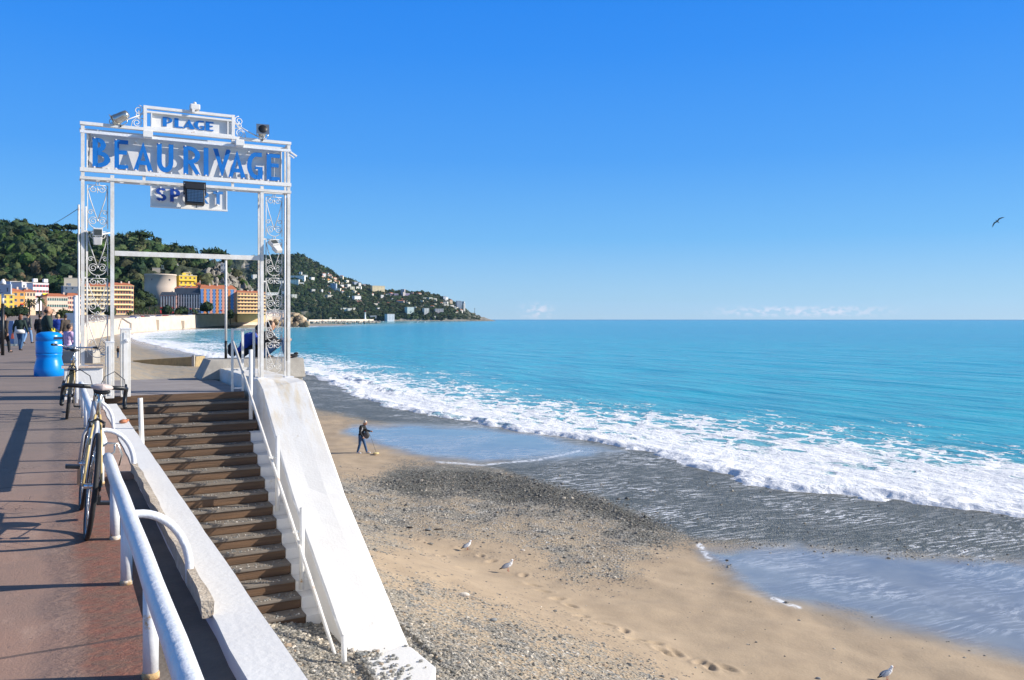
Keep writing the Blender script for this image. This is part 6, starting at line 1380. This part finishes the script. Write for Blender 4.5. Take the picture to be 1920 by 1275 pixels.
# man on the beach with a metal detector
def bz(px, py, z0=-5.7):
    z = z0
    for _ in range(12): p = onz(px, py, z); z = float(beach_z(np.array(p.x), np.array(p.y)))
    return Vector((p.x, p.y, z))
bm_ = bz(677, 850)
dman = bm_.x*SY+bm_.y*CY; Hm = 65.5/F*dman
MAN = dict(chest=(0, .05, 1.26), neck=(0, .14, 1.43), head=(0, .22, 1.55), shL=(-.18, .08, 1.38), shR=(.18, .08, 1.38), elR=(.25, .06, 1.10), wrR=(.20, .18, .88), elL=(-.26, .18, 1.14), wrL=(-.16, .42, 1.12), look=(0, .80, -.6),
           kneeL=(-.11, .14, .50), ankL=(-.11, .26, .10), toeL=(-.13, .42, .05), kneeR=(.11, -.02, .48), ankR=(.11, -.14, .10), toeR=(.11, .02, .05))
man = person((bm_.x, bm_.y, bm_.z-.02), SEA_F+R(-14), min(Hm, 1.9), MAN, 'dark', 'jean', 'hair_w', 'white haired man in a black jacket and jeans walking on the beach, looking down', vox=.016, shoes='white')
km = min(Hm, 1.9)/1.75
st_ = MB().bar((.19*km, .10*km, 1.15*km), (.17*km, .15*km, 1.33*km), .035, .05); st_.build('jacket_stripe', M['whitec'], man)
fw = Vector((math.sin(-(SEA_F+R(-14))), math.cos(SEA_F+R(-14)), 0)); md = thing('metal_detector', bm_+fw*.80*km, SEA_F+R(-14), 'long handled metal detector with a pale yellow disc held by the man on the beach', 'metal detector')
MB().tube([(0, -.55*km, 1.18*km), (0, -.30*km, .90*km), (0, 0, .12)], .009, 6).build('shaft', M['grey'], md); MB().lathe([(.16, 0.02), (.17, .05), (.10, .08)], n=24).build('coil', mat('coil', (.75, .60, .25), .5), md); MB().box((-.05, -.62*km, 1.10*km), (.05, -.48*km, 1.24*km)).build('control_box', M['black'], md)
sb_ = tag(MB().ball((0, 0, 0), (.09, .17, .20), 3).tube([(0, 0, .18), (-.04, -.1, .45), (-.02, -.2, .62)], .012, 5).build('shoulder_bag', M['grey']), 'dark shoulder bag hanging in front of the man on the beach', 'shoulder bag'); sb_.location = bm_+fw*.30*km+Vector((0, 0, .93*km)); sb_.rotation_euler = (0, 0, SEA_F)
# far people on the beach, seen between the gate posts
for px, py, kind, top, lab in ((221, 672, {}, 'dark', 'tiny person in dark clothes standing on the far shingle between the white pillars'), (186, 667, None, 'dark', 'tiny person in black sitting on the far shingle beyond the low wall'), (167, 664, None, 'whitec', 'tiny person in a white shirt on the far beach seen through the scroll column')):
    q = bz(px, py, -3.2); d = q.x*SY+q.y*CY; H = min(1.85, (24 if kind is not None else 24)/F*d)
    ps_ = dict(SIT) if kind is None else kind
    if kind is None: ps_.update(ankL=(-.13, .7, .06), ankR=(.13, .7, .06), toeL=(-.13, .8, .12), toeR=(.13, .8, .12), kneeL=(-.13, .4, .25), kneeR=(.13, .4, .25))
    person(q, R(-60), H, ps_, top, 'jean', 'hair_d', lab, vox=.03)
# ============================================================= gulls
GW = mat('gull_white', (.80, .80, .80), .7, .04, 20, 0); GG = mat('gull_grey', (.33, .36, .42), .7, .08, 20, 0); GR = mat('gull_red', (.50, .07, .03), .5, .1)
def gull(px, py, hpx, label, rz):
    p = bz(px, py); d = p.x*SY+p.y*CY; s = hpx/F*d/.33; t = thing('seagull', p, rz, label, 'seagull', 'gulls standing on the sand'); t.scale = (s, s, s)
    b = MB(); b.ball((0, 0, .155), (.055, .12, .062), 3, rot=(R(22), 0, 0)); b.ball((0, .075, .205), (.045, .055, .058), 3); cap(b, (0, .095, .22), (0, .115, .285), .036, .030); b.ball((0, .122, .295), (.031, .039, .032), 3); cap(b, (0, -.08, .125), (0, -.19, .085), .035, .010)
    remesh(b, .008, GW, 'body', t, 4)
    for sg in (-1, 1):
        w = MB(); w.ball((sg*.043, -.045, .155), (.022, .125, .047), 3, rot=(R(24), 0, sg*R(6))); w.build('wing', GG, t)
        w = MB(); cap(w, (sg*.03, -.12, .118), (sg*.012, -.235, .072), .018, .006); w.build('wing_tip', M['black'], t)
        l = MB(); l.tube([(sg*.022, 0, .11), (sg*.024, .012, .055), (sg*.024, -.002, .004)], .0045, 6); 
        for a in (-.4, 0, .4): l.bar((sg*.024, 0, .004), (sg*.024+math.sin(a)*.035, math.cos(a)*.04, .004), .007, .003)
        l.build('leg', GR, t)
    MB().tube([(0, .152, .292), (0, .195, .282)], [.009, .003], 6).build('beak', GR, t)
    e = MB()
    for sg in (-1, 1): e.ball((sg*.029, .134, .300), .005, 1)
    e.build('eyes', M['black'], t); return t
gull(876, 1031, 18, 'smallest of the standing white gulls, on the sand nearest the dark shingle', SEA_F+R(25))
gull(952, 1071, 22.5, 'white gull with a grey wing and red legs standing in mid sand', SEA_F+R(12))
gull(1663, 1275, 27, 'white gull cut by the bottom edge of the picture at the right', SEA_F+R(10))
p = at(1870, 415, 62)
t = thing('flying_gull', p, 0, 'dark gull flying alone in the blue sky at the far right', 'seagull'); t.rotation_euler = (R(48), R(-42), AW+R(-35)); t.scale = (.9,)*3
b = MB(); b.ball((0, 0, 0), (.05, .19, .05), 3); b.ball((0, .17, .02), (.035, .06, .035), 2); cap(b, (0, -.15, 0), (0, -.27, 0), .03, .02); remesh(b, .012, M['grey'], 'body', t, 3)
for sg in (-1, 1):
    w = MB(); pts = [(0, .07, .0), (sg*.22, .12, .05), (sg*.42, .03, .02), (sg*.58, -.12, -.03)]; bk_ = [(0, -.07, 0), (sg*.22, -.03, .04), (sg*.40, -.08, .01), (sg*.58, -.14, -.03)]
    vs = pts+bk_+[(x, y, z-.012) for x, y, z in pts+bk_]; fs = []
    for i in range(3): fs += [(i, i+1, i+5, i+4), (i+8, i+12, i+13, i+9), (i, i+8, i+9, i+1), (i+4, i+5, i+13, i+12)]
    w.add(vs, fs+[(0, 4, 12, 8), (3, 11, 15, 7)], True); w.build('wing', M['grey'], t)
# ============================================================= stones and litter on the beach
STW = mat('pale_stone', (.66, .60, .52), .85, .1, 8, .4); STG = mat('grey_stone', (.24, .25, .25), .85, .15, 8, .4); STD = mat('drift_wood', (.05, .04, .035), .8, .3, 8, .4)
def stone(px, py, wpx, m, label, flat=.45, name='stone', asp=.55):
    p = bz(px, py); d = p.x*SY+p.y*CY; r = wpx/F*d/2; b = MB().ball((0, 0, 0), (r, r*asp, r*flat), 3, jit=.06, rot=(0, 0, 0)); o = b.build(name, m); o.location = (p.x, p.y, p.z+r*flat*.55); o.rotation_euler = (0, 0, -YAW+random.uniform(-.3, .3)); return tag(o, label, {'stone': 'stone', 'driftwood': 'driftwood'}[name])
stone(870, 1118, 21, STW, 'large flat white stone on the sand below the two gulls')
stone(925, 1164, 15, STG, 'flat grey stone low on the sand, right of the white slope', asp=.7)
stone(822, 994, 17, STD, 'black piece of driftwood on the gravel', .25, 'driftwood', .35); stone(803, 994, 13, STG, 'grey stone touching the black driftwood', .3)
stone(768, 990, 14, STD, 'short brown driftwood left of the black driftwood', .25, 'driftwood', .35)
stone(740, 1146, 9, STW, 'pale round stone beside the white slope, halfway down'); stone(788, 1187, 9, STW, 'pale stone near the lower part of the white slope'); stone(839, 1220, 14, STG, 'greyish blue stone right of the white footing', .6); stone(815, 1224, 12, STW, 'cream stone at the corner of the white footing')
stone(933, 1244, 9, STW, 'small white stone low in the gravel, right of the footing'); stone(1157, 1065, 9, STG, 'lone grey stone at the edge of the shingle and sand'); stone(1140, 1077, 5, STD, 'tiny black stone on the sand edge'); stone(980, 1033, 9, STW, 'small cream stone at the shingle edge right of the gulls')
stone(662, 1222, 12, STW, 'round white stone in the shingle at the foot of the slope', .8, asp=.9); stone(730, 1217, 26, STG, 'dark flat stone resting on the white footing', .35)
stone(1363, 1051, 6, STD, 'tiny dark stone in the wet sand'); stone(1534, 1273, 10, STG, 'dark stone at the bottom edge left of the lowest gull')
p = bz(310, 684, -4.0); d_g = p.x*SY+p.y*CY
t = thing('groyne', (p.x, p.y, p.z), AW+R(-6), 'low tan timber and sand bank lying on the far beach behind the landing', 'groyne')
w_g = 125/F*d_g/2; h_g = 16/F*d_g
MB().hexa([(-w_g,-.6,-.4),(w_g,-.6,-.4),(w_g,3,-.4),(-w_g,3,-.4),(-w_g,-.3,h_g*.5),(w_g,-.3,h_g),(w_g,2.5,h_g),(-w_g,2.5,h_g*.5)]).build('bank', mat('groyne_boards', (.36, .27, .14), .9, .25, 1.5, .8, stretch=(3, 1, 1)), t, .05)
b = MB()
MB().box((w_g*.9, -.75, -.4), (w_g*.98, -.45, h_g*1.15)).build('pile', M['conc'], t)
# loose shingle, real stones thrown over the gravel
def m_peb():
    m = bpy.data.materials.new('pebbles'); nt, N, L = nodes(m); out = N('ShaderNodeOutputMaterial'); b = N('ShaderNodeBsdfPrincipled'); L(b.outputs[0], out.inputs[0]); b.inputs['Roughness'].default_value = .75
    a = N('ShaderNodeAttribute'); a.attribute_name = 'tint'; L(a.outputs['Color'], b.inputs['Base Color']); return m
PEB = m_peb()
PC = np.array([(.17,.17,.165),(.26,.255,.24),(.22,.225,.22),(.34,.32,.28),(.12,.125,.12),(.44,.42,.38),(.62,.58,.52),(.36,.29,.22)]); PW = np.array([.2,.2,.18,.14,.12,.09,.04,.03]); PW = PW/PW.sum()
def pebbles(name, X, Y, Z, r, tint):
    n = len(X); v, f = ICO[1]; sc = r[:, None, None]*(.7+.6*rng.rand(n, 1, 3))*np.array([1, 1, .6]); a = rng.rand(n)*6.28; ca, sa = np.cos(a), np.sin(a)
    P_ = v[None]*sc*(1+.25*(rng.rand(n, 12, 1)-.5)); x = P_[:, :, 0]*ca[:, None]-P_[:, :, 1]*sa[:, None]+X[:, None]; y = P_[:, :, 0]*sa[:, None]+P_[:, :, 1]*ca[:, None]+Y[:, None]; z = P_[:, :, 2]+Z[:, None]
    V = np.stack([x, y, z], -1).reshape(-1, 3); Fq = (np.array(f)[None]+np.arange(n)[:, None, None]*12).reshape(-1, 3)
    return npmesh(name, V, Fq, PEB, False, {'tint': np.repeat(tint, 12, 0)})
def ground(X, Y):
    Z = beach_z(X, Y); mk, mix = beach_masks(X, Y, Z); dry = (1-mk[:, 1])*(1-mk[:, 3])
    return Z+(fbm(X*.5, Y*.5, 3, 31)-.5)*.22*dry*(X > 4.6)+(fbm(X*2.2, Y*2.2, 3, 33)-.5)*.05*dry*(1-.6*mk[:, 0]), mk, mix
n = 150000
u1 = rng.rand(n); dd = 9.5*np.exp(u1*np.log(40/9.5)); uu = rng.uniform(-.36, .62, n); X = uu*dd*CY+dd*SY; Y = dd*CY-uu*dd*SY
Zg, mk, mix = ground(X, Y); dens = np.clip(1-mk[:, 0], .02, 1)*(1-mk[:, 1])*(1-mk[:, 3]*.96)*np.where(mk[:, 2] > .5, 1, .12+.62*(1-mix)); keep = (rng.rand(n) < dens) & (X > .9)
X, Y, Zg, dd, mk = X[keep], Y[keep], Zg[keep], dd[keep], mk[keep]; r = np.minimum(rng.lognormal(-4.22, .42, len(X)), .06)*np.interp(dd, [10, 20, 40], [1.0, 1.35, 2.0])
tint = PC[rng.choice(len(PC), len(X), p=PW)]*(.8+.4*rng.rand(len(X), 1)); dark_ = mk[:, 2:3]; tint = tint*(1-dark_*.5)*np.array([1.06, 1.0, .92])
tag(pebbles('shingle', X, Y, Zg+r*.15, r, tint), 'loose grey shingle strewn over the beach and the foot of the stairs', 'pebbles', kind='stuff')
n = 2600; k = rng.randint(0, NS, n); X = rng.uniform(.95, 3.1, n); back = rng.rand(n)**1.6; Y = Y0-run*(k+1)+.02+back*(run-.05)*rng.rand(n)**.3; Z = -rise*(k+1)+.004; r = rng.uniform(.005, .016, n)*np.interp(k, [0, NS], [.7, 1.2])
n3 = 260; X2 = rng.uniform(3.40, 4.1, n3); Y2 = rng.uniform(9.5, 10.6, n3); kp = rng.rand(n3) < np.clip((3.95-X2)*2.2, .06, 1); X2, Y2 = X2[kp], Y2[kp]
tag(pebbles('footing_stones', X2, Y2, np.full(len(X2), -2.90), rng.uniform(.012, .038, len(X2)), PC[rng.choice(len(PC), len(X2), p=PW)]), 'loose pebbles washed onto the white footing at the foot of the slope', 'pebbles', kind='stuff')
tag(pebbles('stair_grit', X, Y, Z, r, PC[rng.choice(len(PC), n, p=PW)]*.95), 'small stones and grit lying on the wooden treads', 'grit', kind='stuff')
# ============================================================= street sign, notice board, barrier at the far left
p = onz(5, 655, 0); p = at(5, 598, 33)
t = thing('street_sign', (p.x, p.y, 0), AW, 'grey blue street sign with dark lines of small writing on a black pole', 'street sign')
MB().tube([(0, 0, 0), (0, 0, 2.05)], .06, 12).build('pole', M['black'], t); MB().tube([(0, 0, 2.05), (0, 0, 2.42)], .05, 12).build('upper_pole', M['white'], t)
zc = EYE+(598-542.5)/F*33; MB().box((-.42, -.03, zc-.20), (.35, .03, zc+.20)).build('panel', mat('sign_face', (.42, .48, .55), .5, .05), t, .01)
b = MB(); b.box((-.40, -.036, zc-.175), (.33, -.0305, zc-.165)).box((-.40, -.036, zc+.165), (.33, -.0305, zc+.175)).box((.32, -.036, zc-.165), (.33, -.0305, zc+.165)); b.build('border', M['white'], t)
b = MB()
for i, w_ in enumerate((.30, .34, .40)): b.box((-.38, -.036, zc+.08-.11*i), (-.38+w_, -.0305, zc+.095-.11*i))
b.box((.19, -.036, zc-.09), (.22, -.0305, zc+.02)).box((.18, -.036, zc+.03), (.23, -.0305, zc+.06)); b.build('small_writing', M['black'], t)
MB().lathe([(.10, 0), (.09, .08), (.06, .16), (.03, .2)], c=(.02, 0, zc+.2), n=14).build('lamp_cap', M['white'], t)
p = at(133, 598, 46); t = thing('notice_board', (p.x, p.y, 0), AW, 'pale blank board on thin legs behind the seated people on the promenade', 'notice board'); z0_ = EYE+(598-602)/F*46; z1_ = EYE+(598-587)/F*46
MB().box((-.28, -.02, z0_-.1), (.28, .02, z1_)).build('panel', M['panel'], t); MB().box((-.26, -.015, 0), (-.22, .015, z0_)).build('leg', M['steel'], t); MB().box((.22, -.015, 0), (.26, .015, z0_)).build('leg', M['steel'], t)
p = at(25, 598, 44); t = thing('barrier', (p.x, p.y, 0), AW, 'white and blue barrier panel on the promenade behind the walking women', 'barrier'); MB().box((-.30, -.02, .15), (.02, .02, 1.35)).build('panel', mat('barrier_blue', (.20, .30, .50), .5), t); MB().box((.04, -.02, .15), (.40, .02, 1.2)).build('panel', M['whitec'], t)
for x in (-.29, .03, .39): MB().box((x-.02, -.25, 0), (x+.02, .25, .15)).build('foot', M['steel'], t)
# ============================================================= the air
hz = MB().box((-7000, -1500, -30), (10700, 10700, 240)).build('haze', None if False else bpy.data.materials.new('haze'))
m = hz.data.materials[0]; nt, N, L = nodes(m); out = N('ShaderNodeOutputMaterial'); v = N('ShaderNodeVolumePrincipled'); v.inputs['Color'].default_value = (.45, .72, 1, 1); v.inputs['Density'].default_value = HAZE; v.inputs['Anisotropy'].default_value = .2
L(v.outputs[0], out.inputs['Volume']); tag(hz, 'thin blue sea haze filling the air', 'haze', kind='stuff')
S.cycles.volume_bounces = 0
